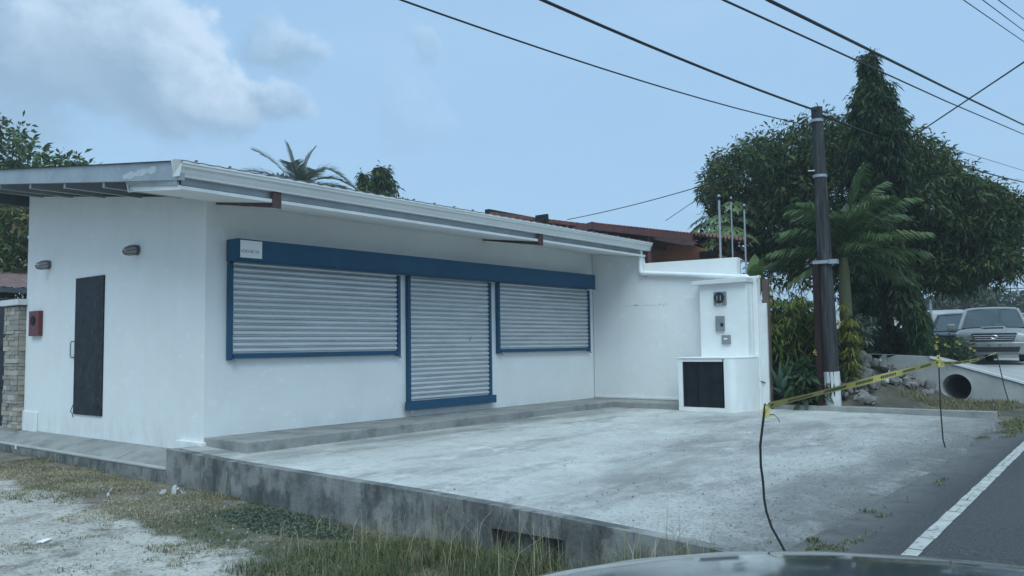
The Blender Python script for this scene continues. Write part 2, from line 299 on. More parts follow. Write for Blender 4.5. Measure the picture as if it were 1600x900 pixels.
def concrete(name, kind):
    m = bpy.data.materials.new(name); m.use_nodes = True; t = m.node_tree; b = t.nodes['Principled BSDF']
    g = t.nodes.new('ShaderNodeNewGeometry')
    def mp(sc, loc=(0, 0, 0)):
        n = t.nodes.new('ShaderNodeMapping'); n.inputs['Scale'].default_value = sc; n.inputs['Location'].default_value = loc; t.links.new(g.outputs['Position'], n.inputs[0]); return n.outputs[0]
    def noise(vec, s, d=6, ro=0.6, lo=0.35, hi=0.65):
        n = t.nodes.new('ShaderNodeTexNoise'); n.inputs['Scale'].default_value = s; n.inputs['Detail'].default_value = d; n.inputs['Roughness'].default_value = ro
        t.links.new(vec, n.inputs[0]); r = t.nodes.new('ShaderNodeMapRange'); t.links.new(n.outputs[0], r.inputs[0]); r.inputs[1].default_value = lo; r.inputs[2].default_value = hi; return r.outputs[0]
    def mul(a, k):
        n = t.nodes.new('ShaderNodeMath'); n.operation = 'MULTIPLY'; t.links.new(a, n.inputs[0])
        if isinstance(k, float): n.inputs[1].default_value = k
        else: t.links.new(k, n.inputs[1])
        return n.outputs[0]
    def mix(f, a, c):
        n = t.nodes.new('ShaderNodeMix'); n.data_type = 'RGBA'; t.links.new(f, n.inputs[0])
        for i, x in ((6, a), (7, c)):
            if isinstance(x, tuple): n.inputs[i].default_value = (*x, 1)
            else: t.links.new(x, n.inputs[i])
        return n.outputs[2]
    rough = 0.85; bd = 0.004; bs = 40
    if kind == 'slab':
        sep = t.nodes.new('ShaderNodeSeparateXYZ'); t.links.new(g.outputs['Position'], sep.inputs[0])
        c = mix(noise(mp((1, 1, 1)), 0.5, 8, 0.65), (0.54, 0.535, 0.505), (0.45, 0.445, 0.425))
        c = mix(mul(noise(mp((1, 1, 1), (3, 8, 0)), 2.6, 10, 0.72, 0.50, 0.66), 0.5), c, (0.29, 0.29, 0.28))
        c = mix(mul(noise(mp((.6, 1.5, 1)), 0.75, 10, 0.72, 0.50, 0.62), 0.80), c, (0.225, 0.225, 0.215))
        c = mix(mul(noise(mp((.8, 1.2, 1), (4, 1, 0)), 1.4, 10, 0.75, 0.53, 0.66), 0.9), c, (0.62, 0.615, 0.59))
        for (ox, oy, rx_, ry_, amt) in ((10.6, 4.6, 3.0, 1.0, .8), (7.4, 4.3, 1.5, .7, .65), (12.9, 5.8, 2.2, 1.2, .5), (13.6, 3.4, 2.0, .9, .5)):      # tyre-worn, oily areas
            mpp = t.nodes.new('ShaderNodeMapping'); mpp.inputs['Scale'].default_value = (1 / rx_, 1 / ry_, 0); mpp.inputs['Location'].default_value = (-ox / rx_, -oy / ry_, 0); t.links.new(g.outputs['Position'], mpp.inputs[0])
            ln = t.nodes.new('ShaderNodeVectorMath'); ln.operation = 'LENGTH'; t.links.new(mpp.outputs[0], ln.inputs[0])
            r = t.nodes.new('ShaderNodeMapRange'); t.links.new(ln.outputs['Value'], r.inputs[0]); r.inputs[1].default_value = 1.25; r.inputs[2].default_value = .35
            c = mix(mul(mul(r.outputs[0], noise(mp((.7, 1.6, 1), (ox, oy, 0)), 1.5, 10, .74, .38, .56)), amt), c, (0.225, 0.22, 0.21))
        c = mix(mul(noise(mp((1, 1, 1)), 14, 6, 0.75, 0.52, 0.72), 0.6), c, (0.22, 0.22, 0.21))
        r = t.nodes.new('ShaderNodeMapRange'); t.links.new(sep.outputs['Y'], r.inputs[0]); r.inputs[1].default_value = 4.8; r.inputs[2].default_value = 2.6
        c = mix(mul(mul(r.outputs[0], noise(mp((1, 1, 1), (9, 3, 0)), 0.9, 9, 0.7, 0.30, 0.55)), 0.5), c, (0.185, 0.183, 0.175))
        c = mix(mul(mul(r.outputs[0], noise(mp((1, 1, 1), (1, 3, 0)), 30, 5, 0.7, 0.5, 0.62)), 0.7), c, (0.10, 0.10, 0.098))
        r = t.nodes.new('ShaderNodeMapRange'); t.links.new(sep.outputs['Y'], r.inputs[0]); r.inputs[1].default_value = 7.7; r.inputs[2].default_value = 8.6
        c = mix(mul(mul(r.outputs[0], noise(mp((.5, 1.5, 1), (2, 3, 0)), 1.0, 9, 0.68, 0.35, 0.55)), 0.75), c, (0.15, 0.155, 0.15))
        c = mix(mul(noise(mp((1, 1, 1)), 55, 3, 0.6, 0.66, 0.72), 0.8), c, (0.08, 0.08, 0.078))
        r = t.nodes.new('ShaderNodeMapRange'); t.links.new(sep.outputs['Y'], r.inputs[0]); r.inputs[1].default_value = 3.3; r.inputs[2].default_value = 2.15
        c = mix(mul(r.outputs[0], noise(mp((1, 1, 1), (6, 1, 0)), 2.2, 10, 0.75, 0.30, 0.50)), c, (0.125, 0.124, 0.12))
        bd = 0.008; bs = 22
    elif kind == 'face':
        c = mix(noise(mp((1, 1, 1)), 1.6, 9, 0.7, 0.42, 0.58), (0.235, 0.235, 0.225), (0.115, 0.117, 0.115))
        c = mix(mul(noise(mp((3.5, 3.5, .9)), 1.6, 9, 0.75, 0.49, 0.60), 0.75), c, (0.062, 0.064, 0.064))
        c = mix(mul(noise(mp((1.2, 1.2, 1.0), (5, 5, 1)), 2.4, 3, 0.5, 0.58, 0.66), 0.65), c, (0.30, 0.30, 0.285))
        bd = 0.012; bs = 12
    elif kind == 'walk':
        c = mix(noise(mp((1, 1, 1)), 1.2, 9, 0.7), (0.33, 0.33, 0.31), (0.22, 0.22, 0.215))
        c = mix(mul(noise(mp((1, .5, 1)), 3, 7, 0.7, 0.5, 0.7), 0.7), c, (0.10, 0.10, 0.10))
        bd = 0.005; bs = 25
    elif kind == 'asphalt':
        c = mix(noise(mp((1, 1, 1)), 1.0, 6), (0.052, 0.053, 0.056), (0.040, 0.041, 0.044))
        c = mix(noise(mp((1, 1, 1)), 70, 3, 0.6, 0.4, 0.7), c, (0.10, 0.10, 0.102))
        c = mix(mul(noise(mp((.2, 1, 1)), 1.2, 7, 0.6, 0.5, 0.7), 0.5), c, (0.085, 0.084, 0.083))
        sep = t.nodes.new('ShaderNodeSeparateXYZ'); t.links.new(g.outputs['Position'], sep.inputs[0]); r = t.nodes.new('ShaderNodeMapRange'); t.links.new(sep.outputs['Y'], r.inputs[0]); r.inputs[1].default_value = 1.70; r.inputs[2].default_value = 2.1
        c = mix(mul(r.outputs[0], noise(mp((1, 1, 1), (2, 2, 0)), 3.0, 10, 0.75, 0.30, 0.55)), c, (0.135, 0.134, 0.13))
        bd = 0.006; bs = 70
    elif kind == 'line':
        c = mix(noise(mp((1, 1, 1)), 5, 6), (0.46, 0.46, 0.43), (0.36, 0.36, 0.34))
        c = mix(noise(mp((1, 1, 1)), 20, 6, 0.7, 0.58, 0.68), c, (0.09, 0.09, 0.09))
        bd = 0.003; bs = 40
    elif kind == 'ground':
        sep = t.nodes.new('ShaderNodeSeparateXYZ'); t.links.new(g.outputs['Position'], sep.inputs[0])
        soil = mix(noise(mp((1, 1, 1)), 2.2, 8, 0.7), (0.12, 0.104, 0.083), (0.23, 0.20, 0.16))
        soil = mix(mul(noise(mp((1, 1, 1), (3, 3, 0)), 0.9, 7, 0.7, 0.45, 0.6), 0.7), soil, (0.085, 0.095, 0.06))
        grav = mix(noise(mp((1, 1, 1), (1, 7, 0)), 1.7, 8, 0.7, 0.4, 0.65), (0.51, 0.48, 0.435), (0.38, 0.36, 0.325))
        grav = mix(mul(noise(mp((1, 1, 1)), 26, 4, 0.7, 0.48, 0.66), 0.75), grav, (0.17, 0.165, 0.158))
        grav = mix(mul(noise(mp((1, 1, 1), (2, 5, 0)), 1.5, 9, 0.78, 0.52, 0.62), 0.85), grav, (0.14, 0.125, 0.10))
        r = t.nodes.new('ShaderNodeMapRange'); t.links.new(sep.outputs['X'], r.inputs[0]); r.inputs[1].default_value = 15.2; r.inputs[2].default_value = 15.9
        soil = mix(mul(mul(r.outputs[0], noise(mp((1, 1, 1), (4, 9, 0)), 1.8, 9, 0.75, 0.28, 0.62)), 0.95), soil, (0.060, 0.052, 0.043))      # darker garden soil beyond the kerb
        # bare pale yard ground away from the slab: attribute painted on the terrain
        a = t.nodes.new('ShaderNodeAttribute'); a.attribute_name = 'bare'
        n = noise(mp((1, 1, 1), (8, 2, 0)), 1.3, 8, 0.72, 0.2, 0.8)
        ad = t.nodes.new('ShaderNodeMath'); ad.operation = 'ADD'; t.links.new(a.outputs['Fac'], ad.inputs[0]); t.links.new(n, ad.inputs[1])
        r = t.nodes.new('ShaderNodeMapRange'); t.links.new(ad.outputs[0], r.inputs[0]); r.inputs[1].default_value = 0.9; r.inputs[2].default_value = 1.15
        c = mix(r.outputs[0], soil, grav); rough = 0.95; bd = 0.02; bs = 18
    t.links.new(c, b.inputs['Base Color']); b.inputs['Roughness'].default_value = rough; b.inputs['Specular IOR Level'].default_value = 0.25
    n = t.nodes.new('ShaderNodeTexNoise'); n.inputs['Scale'].default_value = bs; n.inputs['Detail'].default_value = 6; n.inputs['Roughness'].default_value = 0.65
    t.links.new(g.outputs['Position'], n.inputs[0])
    bn = t.nodes.new('ShaderNodeBump'); bn.inputs['Distance'].default_value = bd; t.links.new(n.outputs[0], bn.inputs['Height']); t.links.new(bn.outputs[0], b.inputs['Normal'])
    return m
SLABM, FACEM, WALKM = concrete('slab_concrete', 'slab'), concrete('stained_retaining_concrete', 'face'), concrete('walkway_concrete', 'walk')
ASPH, LINEM, GROUNDM = concrete('asphalt', 'asphalt'), concrete('worn_road_paint', 'line'), concrete('yard_ground', 'ground')

# ------------------------------------------------------------------ SETTING
def road_z(x): return np.clip(-0.38 + 0.0145 * np.asarray(x, float), -0.7, 0.05)
SY_ = [2.0, 2.47, 2.94, 3.44, 4.08, 5.43, 6.54, 8.65, 9.9]
SZ_ = [-.335, -.303, -.276, -.254, -.228, -.19, -.176, -.148, -.10]
SF_ = [-.16, -.145, -.135, -.13, -.125, -.115, -.11, -.105, -.10]
def slab_z(x, y):
    t = np.clip((np.asarray(x, float) - 5.4) / 9.8, 0, 1); return np.interp(y, SY_, SZ_) * (1 - t) + np.interp(y, SY_, SF_) * t
def ramp_z(x, y):
    edge = np.interp(y, [1.75, 2.43, 3.98, 5, 9], [-0.02, .32, .79, .85, .9]); pl = np.interp(y, [1.75, 2.6, 9], [0.02, .46, .52])
    t = sst(18.2, 22.5, x); return edge * (1 - t) + pl * t
def ground_z(x, y):
    x = np.asarray(x, float); y = np.asarray(y, float); rz = road_z(x)
    left = -0.52 - 0.08 * sst(9.8, 5.8, y) + 0.05 * sst(11, 14, y) + 0.25 * sst(17, 22, y)
    left = np.where(y < 3.6, left + (rz - 0.03 - left) * sst(3.5, 1.9, y), left)
    under = np.where(y > 2.1, np.minimum(rz - 0.25, -0.62 + 0 * x), rz - 0.03)
    back = -0.45 + 0.65 * sst(16, 22, y)
    low = -0.13 + 0.07 * sst(15.2, 18, x)
    high = -0.06 + 0.42 * sst(15.3, 17.2, x) + 0.34 * sst(16.9, 18.2, x)
    right = low + (high - low) * sst(3.3, 5.0, y)
    right = np.where(y < 2.5, rz - 0.02 + (right - rz + 0.02) * sst(1.9, 2.5, y), right)
    far = np.where(y > 2.3, 0.0 + 0.3 * sst(2.3, 4, y), rz - 0.03)
    far = np.where((x < 30) & (y > 2.3) & (y < 8.4), -0.45, far)
    right = right + (far - right) * sst(17.9, 18.1, x)
    z = np.where(x < 5.42, left, np.where(x < 15.25, np.where(y > 15.6, back, under), right))
    z = np.where(x < 5.42, np.where(y < 1.9, rz - 0.03, z), z)
    return z
def ground_noise(x, y): return 0.05 * (vnoise(x, y, 1.3, 3) - 0.5) + 0.02 * (vnoise(x, y, 5, 5) - 0.5)
xs = np.array([-700, -300, -150, -80, -40, -20, -12, -8, -5, -3, -2] + list(np.arange(-1, 5.3, .12)) + [5.3, 5.40, 5.44, 6, 7, 8, 9, 10, 11, 12, 13, 14, 15, 15.22, 15.3] + list(np.arange(15.5, 18, .25)) + [17.9, 18.1] + list(np.arange(18.5, 30, .7)) + [32, 36, 42, 50, 65, 90, 130, 200, 350, 700])
ys = np.array([-600, -300, -150, -80, -40, -20, -12, -8, -6, -4, -2, 0, 1.0] + list(np.arange(1.5, 13, .12)) + list(np.arange(13, 18, .4)) + [19, 20, 22, 24, 28, 34, 42, 55, 75, 110, 170, 300, 700])
GX, GY = np.meshgrid(xs, ys); GZ = ground_z(GX, GY)
nearm = ((GX < 5.3) & (GY > 1.6) | (GX > 15.3) & (GX < 30) & (GY > 2.2)) & (np.abs(GX) < 60)
GZ = GZ + np.where(nearm, ground_noise(GX, GY), 0)
nx, ny = len(xs), len(ys)
I = np.arange(nx * ny).reshape(ny, nx)
F = np.stack([I[:-1, :-1], I[:-1, 1:], I[1:, 1:], I[1:, :-1]], -1).reshape(-1, 4)
me = np_mesh('ground', np.stack([GX, GY, GZ], -1).reshape(-1, 3), F, GROUNDM, smooth=True)
# bare pale earth: away from the slab and the kerb, in the yard on the left
dd = 5.4 - GX
bare = np.where(GX < 5.45, sst(0.75, 1.5, dd + 0.05 * (GY - 9)) * sst(4.9, 6.3, GY) * sst(40, 25, GY) * 0.75, 0.0) - np.where(GX > 15, 0.3, 0)
a = me.attributes.new('bare', 'FLOAT', 'POINT'); a.data.foreach_set('value', bare.ravel().astype(np.float32))
tag(obj('ground', me), 'pale gravelly yard earth with dry grass patches beside the slab', kind='structure')

def sheet(name, xs, ys, zf, m, dz=0.0, skirt=None, edge=None):
    X, Y = np.meshgrid(xs, ys)
    if edge is not None: Y = edge(X, Y)
    Z = zf(X, Y) + dz; V = np.stack([X, Y, Z], -1).reshape(-1, 3); I = np.arange(len(xs) * len(ys)).reshape(len(ys), len(xs))
    F = np.stack([I[:-1, :-1], I[:-1, 1:], I[1:, 1:], I[1:, :-1]], -1).reshape(-1, 4)
    return V, F, I
rx = np.array([-400, -100, -40, -20] + list(np.arange(-10, 40, 1.0)) + [45, 60, 100, 200, 400])
V, F, I = sheet('road', rx, np.array([-6.6, -5, -3, -1, 0.5, 1.4, 1.9, 2.25]), lambda x, y: road_z(x) + 0.012 - 0.03 * sst(1.9, 2.3, y), ASPH)
tag(obj('road', np_mesh('road', V, F, ASPH, smooth=True)), 'dark asphalt road along the forecourt', kind='structure')
# edge line: cracked strips of thermoplastic paint
def line_y(x): return 1.294 + .026 * min(x, 12.6)
mb = MB(); x = -6.0
while x < 60:
    L = random.uniform(0.16, 0.5) if x < 30 else 2.0; g = random.uniform(0.008, 0.02); x0, x1 = x, x + L - g; c0, c1 = line_y(x0), line_y(x1)
    segs = [(0, .10)] if random.random() < .5 else [(0, m_ := .05 + random.uniform(-.012, .012)), (m_ + .005, .10)]
    for p, q in segs:
        j = [random.uniform(-.005, .005) for _ in range(4)]
        mb.add([(x0, c0 + p + j[0], float(road_z(x0)) + .017), (x1, c1 + p + j[1], float(road_z(x1)) + .017), (x1, c1 + q + j[2], float(road_z(x1)) + .017), (x0, c0 + q + j[3], float(road_z(x0)) + .017)], [(0, 1, 2, 3)])
    x += L
tag(mb.build('road_marking', LINEM), 'cracked off-white edge line along the asphalt', kind='structure')

# forecourt slab with a stained retaining face
sxs = np.concatenate([np.arange(5.4, 15.2, .07), [15.2]]); sys_ = np.concatenate([np.arange(2.12, 9.9, .2), [9.9]])
def slab_edge(X, Y):
    k = sst(3.0, 2.12, Y); off = 0.34 * (vnoise(X, X * 0, .9, 9, 7) - 0.5) + 0.12 * (vnoise(X, X * 0, 7, 8, 3) - .5) + 0.18 * sst(9, 15, X) ; return Y + k * np.where(X < 5.6, 0.0, off)
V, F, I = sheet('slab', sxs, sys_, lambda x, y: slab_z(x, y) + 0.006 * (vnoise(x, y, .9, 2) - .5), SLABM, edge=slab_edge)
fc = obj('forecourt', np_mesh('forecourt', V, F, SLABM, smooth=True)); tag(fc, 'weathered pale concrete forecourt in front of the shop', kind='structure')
mb = MB()
for a, b in zip(I[0, :-1], I[0, 1:]):   # road side edge
    p, q = V[a], V[b]; mb.add([p, q, (q[0], q[1] - .03, q[2] - .08), (p[0], p[1] - .03, p[2] - .08)], [(0, 1, 2, 3)])
mb.build('slab_edge', SLABM, fc)
mb = MB(); yy = list(np.arange(2.12, 9.9, .25)) + [9.9]
for i in range(len(yy) - 1):            # retaining wall with a small lip, lower half set back a little and patchy
    y0, y1 = yy[i], yy[i + 1]; z0, z1 = float(slab_z(5.4, y0)), float(slab_z(5.4, y1))
    if 3.75 < y0 < 4.55: b0 = b1 = -0.40      # broken-out dark hole under the slab
    else: b0 = b1 = -0.85
    mb.hexa([(5.385, y0, b0), (5.52, y0, b0), (5.52, y1, b1), (5.385, y1, b1), (5.385, y0, z0 + .004), (5.52, y0, z0 + .004), (5.52, y1, z1 + .004), (5.385, y1, z1 + .004)])
mb.add([(5.52, 3.6, -.9), (5.52, 4.8, -.9), (5.52, 4.8, -.35), (5.52, 3.6, -.35)], [(0, 1, 2, 3)])
mb.build('retaining_wall', FACEM, fc)
# raised platform strip along the shop front and the side wall
mb = MB().box((5.86, 8.90, -0.3), (14.10, 9.856, 0.0)).box((14.102, 7.42, -0.3), (14.92, 9.856, -0.002))
pf = mb.build('platform', WALKM, None, bevel=0.012); tag(pf, 'raised concrete step along the foot of the shop front', kind='structure')
# side walkway on the left wall with its kerb face
mb = MB()
wy = [9.905, 11.3, 12.7, 14.1, 15.5, 17.2]
for i in range(5):
    mb.hexa([(5.39, wy[i], -.9), (5.88, wy[i], -.9), (5.88, wy[i + 1] - .012, -.9), (5.39, wy[i + 1] - .012, -.9), (5.39, wy[i], -.345 + .008 * (i % 2)), (5.88, wy[i], -.176), (5.88, wy[i + 1] - .012, -.176), (5.39, wy[i + 1] - .012, -.345 + .008 * (i % 2))])
pv = mb.build('pavement', WALKM, None, bevel=0.008); tag(pv, 'narrow concrete pavement along the left side wall', kind='structure')
MB().box((5.375, 9.9, -.9), (5.389, 17.2, -.37)).build('kerb_face', FACEM, pv)
MB().hexa([(5.378, 9.92, -.36), (5.425, 9.92, -.36), (5.425, 17.19, -.36), (5.378, 17.19, -.36), (5.378, 9.92, -.338), (5.425, 9.92, -.324), (5.425, 17.19, -.324), (5.378, 17.19, -.338)]).build('kerb_lip', CONC_L, pv, bevel=.004)
MB().box((5.360, 14.45, -.40), (5.374, 14.49, -.34)).build('drain_spout', PVC, pv)
# kerb on the far edge of the slab
mb = MB().hexa([(15.16, 2.45, -.35), (15.32, 2.45, -.35), (15.32, 6.25, -.35), (15.16, 6.25, -.35), (15.16, 2.45, -.03), (15.32, 2.45, -.03), (15.32, 6.25, -.03), (15.16, 6.25, -.03)])
tag(mb.build('kerb', WALKM, None, bevel=0.01), 'low concrete kerb closing the far end of the forecourt', kind='structure')
# driveway ramp over the ditch, with culvert
V, F, I = sheet('driveway', np.concatenate([np.arange(18, 23, .4), np.arange(23, 34, 1.0)]), np.array([1.75, 2.1, 2.43, 2.9, 3.4, 3.98, 4.5, 5.2, 6, 7.5, 9]), ramp_z, CONC_L)
dw = obj('driveway', np_mesh('driveway', V, F, CONC_L, smooth=True)); tag(dw, 'pale concrete driveway ramp over the roadside ditch', kind='structure')
mb = MB(); yy = [1.75, 2.1, 2.43, 2.8, 3.2, 3.55, 3.9, 4.4, 5.2]; cy, cz, cr = 3.55, 0.20, 0.26
ring = [(cy + cr * math.cos(t), cz + cr * math.sin(t)) for t in np.linspace(0, 2 * math.pi, 25)[:-1]]
outer = []
for (y, z) in ring:   # matching points on the outline of the side face
    d = np.array([y - cy, z - cz]); d /= np.linalg.norm(d); k = 0.3
    while True:
        py, pz = cy + d[0] * k, cz + d[1] * k
        if pz > float(ramp_z(18.0, py)) - .004 or pz < -.3 or py < 1.75 or py > 5.2 or k > 3: break
        k += 0.01
    outer.append((py, pz))
n = len(ring); vs = [(18.0, y, z) for y, z in ring] + [(18.0, y, z) for y, z in outer]
mb.add(vs, [(i, (i + 1) % n, (i + 1) % n + n, i + n) for i in range(n)])
mb.build('side_face', CONC_L, dw)
mb = MB()
for i in range(20):
    y0, y1 = 2.0 + i * .1, 2.1 + i * .1
    mb.hexa([(17.97, y0, float(ramp_z(18, y0)) - .03), (18.06, y0, float(ramp_z(18, y0)) - .03), (18.06, y1, float(ramp_z(18, y1)) - .03), (17.97, y1, float(ramp_z(18, y1)) - .03),
             (17.97, y0, float(ramp_z(18, y0)) + .012), (18.06, y0, float(ramp_z(18, y0)) + .012), (18.06, y1, float(ramp_z(18, y1)) + .012), (17.97, y1, float(ramp_z(18, y1)) + .012)])
mb.build('white_edge_line', WHITE2, dw)
mb = MB(); vs = []
for xx, rr in ((17.975, .258), (17.975, .285), (21, .285), (21, .258)):
    vs += [(xx, cy + rr * math.cos(t), cz + rr * math.sin(t)) for t in np.linspace(0, 2 * math.pi, 33)[:-1]]
mb.add(vs, [(a * 32 + k, a * 32 + (k + 1) % 32, ((a + 1) % 4) * 32 + (k + 1) % 32, ((a + 1) % 4) * 32 + k) for a in range(4) for k in range(32)])
mb.add([(21.01, cy + .3 * math.cos(t), cz + .3 * math.sin(t)) for t in np.linspace(0, 2 * math.pi, 17)[:-1]], [tuple(range(16))])
mb.build('culvert_pipe', CONC_L, dw, True)

# ------------------------------------------------------------------ SHOP BUILDING
shop = thing('shop_building', 'low white shop with blue framed roller shutters and sloping roof', 'building', (5.857, 9.857, 0))
SO = np.array([5.857, 9.857, 0])
class SM(MB):     # builds in world coordinates, parented to the shop
    def build(s, name, m, parent=None, smooth=False, bevel=0):
        p = shop if parent is None else parent
        s.v = [tuple(np.array(q) - SO) for q in s.v]
        return MB.build(s, name, m, p, smooth, bevel)
def roof_u(y): return 3.20 + 0.125 * (y - 8.5)      # roof top height
XR = 14.93
SM().box((5.857, 9.857, -0.5), (XR, 10.05, 3.22)).build('wall', WHITE)
SM().extrude_x([(9.853, -0.5), (15.48, -0.5), (15.48, roof_u(15.48) - .26), (9.853, roof_u(9.857) - .26)], 5.853, 6.05).build('wall', WHITE)
SM().extrude_x([(10.052, -0.5), (15.44, -0.5), (15.44, roof_u(15.44) - .26), (10.052, roof_u(10.05) - .26)], XR - .2, XR - .003).build('wall', WHITE)
SM().box((6.052, 15.25, -0.5), (XR - .202, 15.478, roof_u(15.25) - .26)).build('wall', WHITE)
SM().box((5.79, 9.80, -0.36), (6.0, 10.42, -0.055)).build('plinth', WHITE, bevel=0.01)
SM().box((5.828, 14.9, -0.3), (5.852, 15.50, 0.13)).build('plinth', WHITE, bevel=0.01)
# roof sheets (corrugated along the slope), rake fascia, purlins
mb = SM(); nxr = 160; xr = np.linspace(4.72, 15.08, nxr); rows = []
for y in (8.46, 17.3):
    rows.append([(x, y, roof_u(y) + 0.006 + 0.005 * math.sin(x * 2 * math.pi / .19)) for x in xr])
vs = rows[0] + rows[1] + [(x, y, z - .012) for r in rows for x, y, z in r]
n2 = 2 * nxr
fs = []
for i in range(nxr - 1):
    fs += [(i, i + 1, nxr + i + 1, nxr + i), (n2 + i, n2 + nxr + i, n2 + nxr + i + 1, n2 + i + 1), (i, n2 + i, n2 + i + 1, i + 1), (nxr + i, nxr + i + 1, n2 + nxr + i + 1, n2 + nxr + i)]
mb.add(vs, fs).build('roof', ROOFM)
SM().extrude_x([(8.52, roof_u(8.52) - .215), (17.2, roof_u(17.2) - .215), (17.2, roof_u(17.2)), (8.52, roof_u(8.52))], 4.745, 4.80).build('rake_fascia', GALV)
for i in range(6):
    y = 10.45 + i * 1.12
    SM().box((4.803, y - .03, roof_u(y) - .28), (6.6, y + .03, roof_u(y) - .065)).build('purlin', GALV)
SM().box((4.81, 15.9, roof_u(15.9) - .42), (14.8, 16.02, roof_u(15.9) - .24)).build('rear_beam', DARKSTEEL)
SM().box((5.9, 16.6, roof_u(16.6) - .40), (14.8, 16.7, roof_u(16.6) - .22)).build('rear_beam', DARKSTEEL)
# soffit box under the eave
for i, (xa, xb) in enumerate(((4.79, 6.02), (6.03, 8.45), (8.46, 10.88), (10.89, 13.3), (13.31, 14.92))):
    SM().hexa([(xa, 8.60, 2.90), (xb, 8.60, 2.90), (xb, 9.852, 3.055), (xa + (.085 if i == 0 else 0), 9.852, 3.055), (xa, 8.60, 2.925), (xb, 8.60, 2.925), (xb, 9.852, 3.08), (xa + (.085 if i == 0 else 0), 9.852, 3.08)]).build('soffit_panel', SOFFIT)
SM().box((4.78, 8.565, 2.898), (14.92, 8.598, 2.938)).build('soffit_trim', WHITE2)
SM().hexa([(4.765, 8.57, 2.89), (4.787, 8.57, 2.89), (4.875, 9.87, 3.045), (4.853, 9.87, 3.045), (4.765, 8.57, 2.94), (4.787, 8.57, 2.94), (4.875, 9.87, 3.10), (4.853, 9.87, 3.10)]).build('soffit_trim', WHITE2)
SM().box((4.80, 8.60, 2.952), (14.90, 8.64, 3.18)).build('eave_beam', GALV)
SM().hexa([(4.752, 8.60, 2.942), (4.778, 8.60, 2.942), (4.868, 9.87, 3.102), (4.842, 9.87, 3.102), (4.748, 8.60, roof_u(8.6) - .20), (4.774, 8.60, roof_u(8.6) - .20), (4.800, 9.87, roof_u(9.87) - .20), (4.774, 9.87, roof_u(9.87) - .20)]).build('end_plate', GALV)
SM().hexa([(4.842, 9.872, 3.04), (4.885, 9.872, 3.04), (4.885, 9.90, 3.04), (4.842, 9.90, 3.04), (4.775, 9.872, 3.36), (4.82, 9.872, 3.36), (4.82, 9.90, 3.36), (4.775, 9.90, 3.36)]).build('end_trim', WHITE2)
TAPEG = mat('torn_silver_tape', (0.36, 0.40, 0.43), (0.50, 0.53, 0.55), 30, 0.5, 0.2)
mb = SM(); yy = np.linspace(9.05, 9.83, 9)
for i in range(8):
    y0, y1 = yy[i], yy[i + 1]; c = lambda y: 3.19 + (y - 9.05) * 0.02
    j0, j1 = .03 + .016 * math.sin(i * 2.3), .03 + .016 * math.sin((i + 1) * 2.3)
    mb.add([(4.7435, y0, c(y0) - j0 - .01), (4.7435, y1, c(y1) - j1 - .01), (4.7435, y1, c(y1) + j1), (4.7435, y0, c(y0) + j0)], [(0, 1, 2, 3)])
mb.build('torn_tape', TAPEG)
mb = SM()
for i in range(10): mb.box((4.84 + i * .1, 9.79, 3.048), (4.852 + i * .1, 9.802, 3.056))
for i in range(40): mb.box((6.1 + i * .21, 9.76, 3.046), (6.112 + i * .21, 9.772, 3.053))
tag(mb.build('soffit_screws', DARKSTEEL), kind='stuff')
# ogee gutter
gp = [(0, 0), (-.075, 0), (-.08, .035), (-.095, .05), (-.10, .085), (-.125, .105), (-.13, .135), (-.14, .14), (-.14, .165), (-.125, .165), (-.12, .15), (-.02, .15), (0, .17)]
for xa, xb in ((4.74, 11.06), (11.075, 15.05)):
    SM().extrude_x([(8.60 + y, 3.03 + z) for y, z in gp], xa, xb).build('gutter', GUTTER, smooth=True)
SM().extrude_x([(8.60 + y * 1.03, 3.03 + z * 1.02 - .001) for y, z in gp], 11.055, 11.08).build('gutter_joint', GUTTER)
SM().hexa([(4.70, 8.60, 3.03), (4.738, 8.52, 3.03), (4.738, 8.605, 3.03), (4.72, 8.605, 3.03), (4.66, 8.52, 3.205), (4.738, 8.455, 3.205), (4.738, 8.605, 3.205), (4.68, 8.605, 3.205)]).build('gutter_end', GUTTER)
mb = SM()
for i in range(24): mb.box((4.9 + i * .42, 8.47, 3.212), (4.925 + i * .42, 8.50, 3.226))
tag(mb.build('roof_screws', DARKSTEEL), kind='stuff')
# two eave brackets: a tapering strut under the soffit with an end plate
for x in (6.02, 11.35):
    b = SM().hexa([(x - .03, 8.62, 2.845), (x + .03, 8.62, 2.845), (x + .03, 9.85, 3.03), (x - .03, 9.85, 3.03), (x - .03, 8.62, 2.898), (x + .03, 8.62, 2.898), (x + .03, 9.85, 3.053), (x - .03, 9.85, 3.053)]).build('eave_bracket', REDOX)
    SM().box((x - .06, 8.545, 2.83), (x + .06, 8.563, 3.03)).build('end_tab', REDOX, shop)
# shutter hood
mb = SM(); mb.extrude_y([(6.15, 2.285), (14.62, 2.285), (14.62, 2.575), (6.15, 2.575)], 9.60, 9.852)
mb.build('shutter_hood', BLUE, bevel=0.008)
SM().box((6.12, 9.592, 2.268), (14.63, 9.61, 2.284)).build('hood_lip', BLUE)
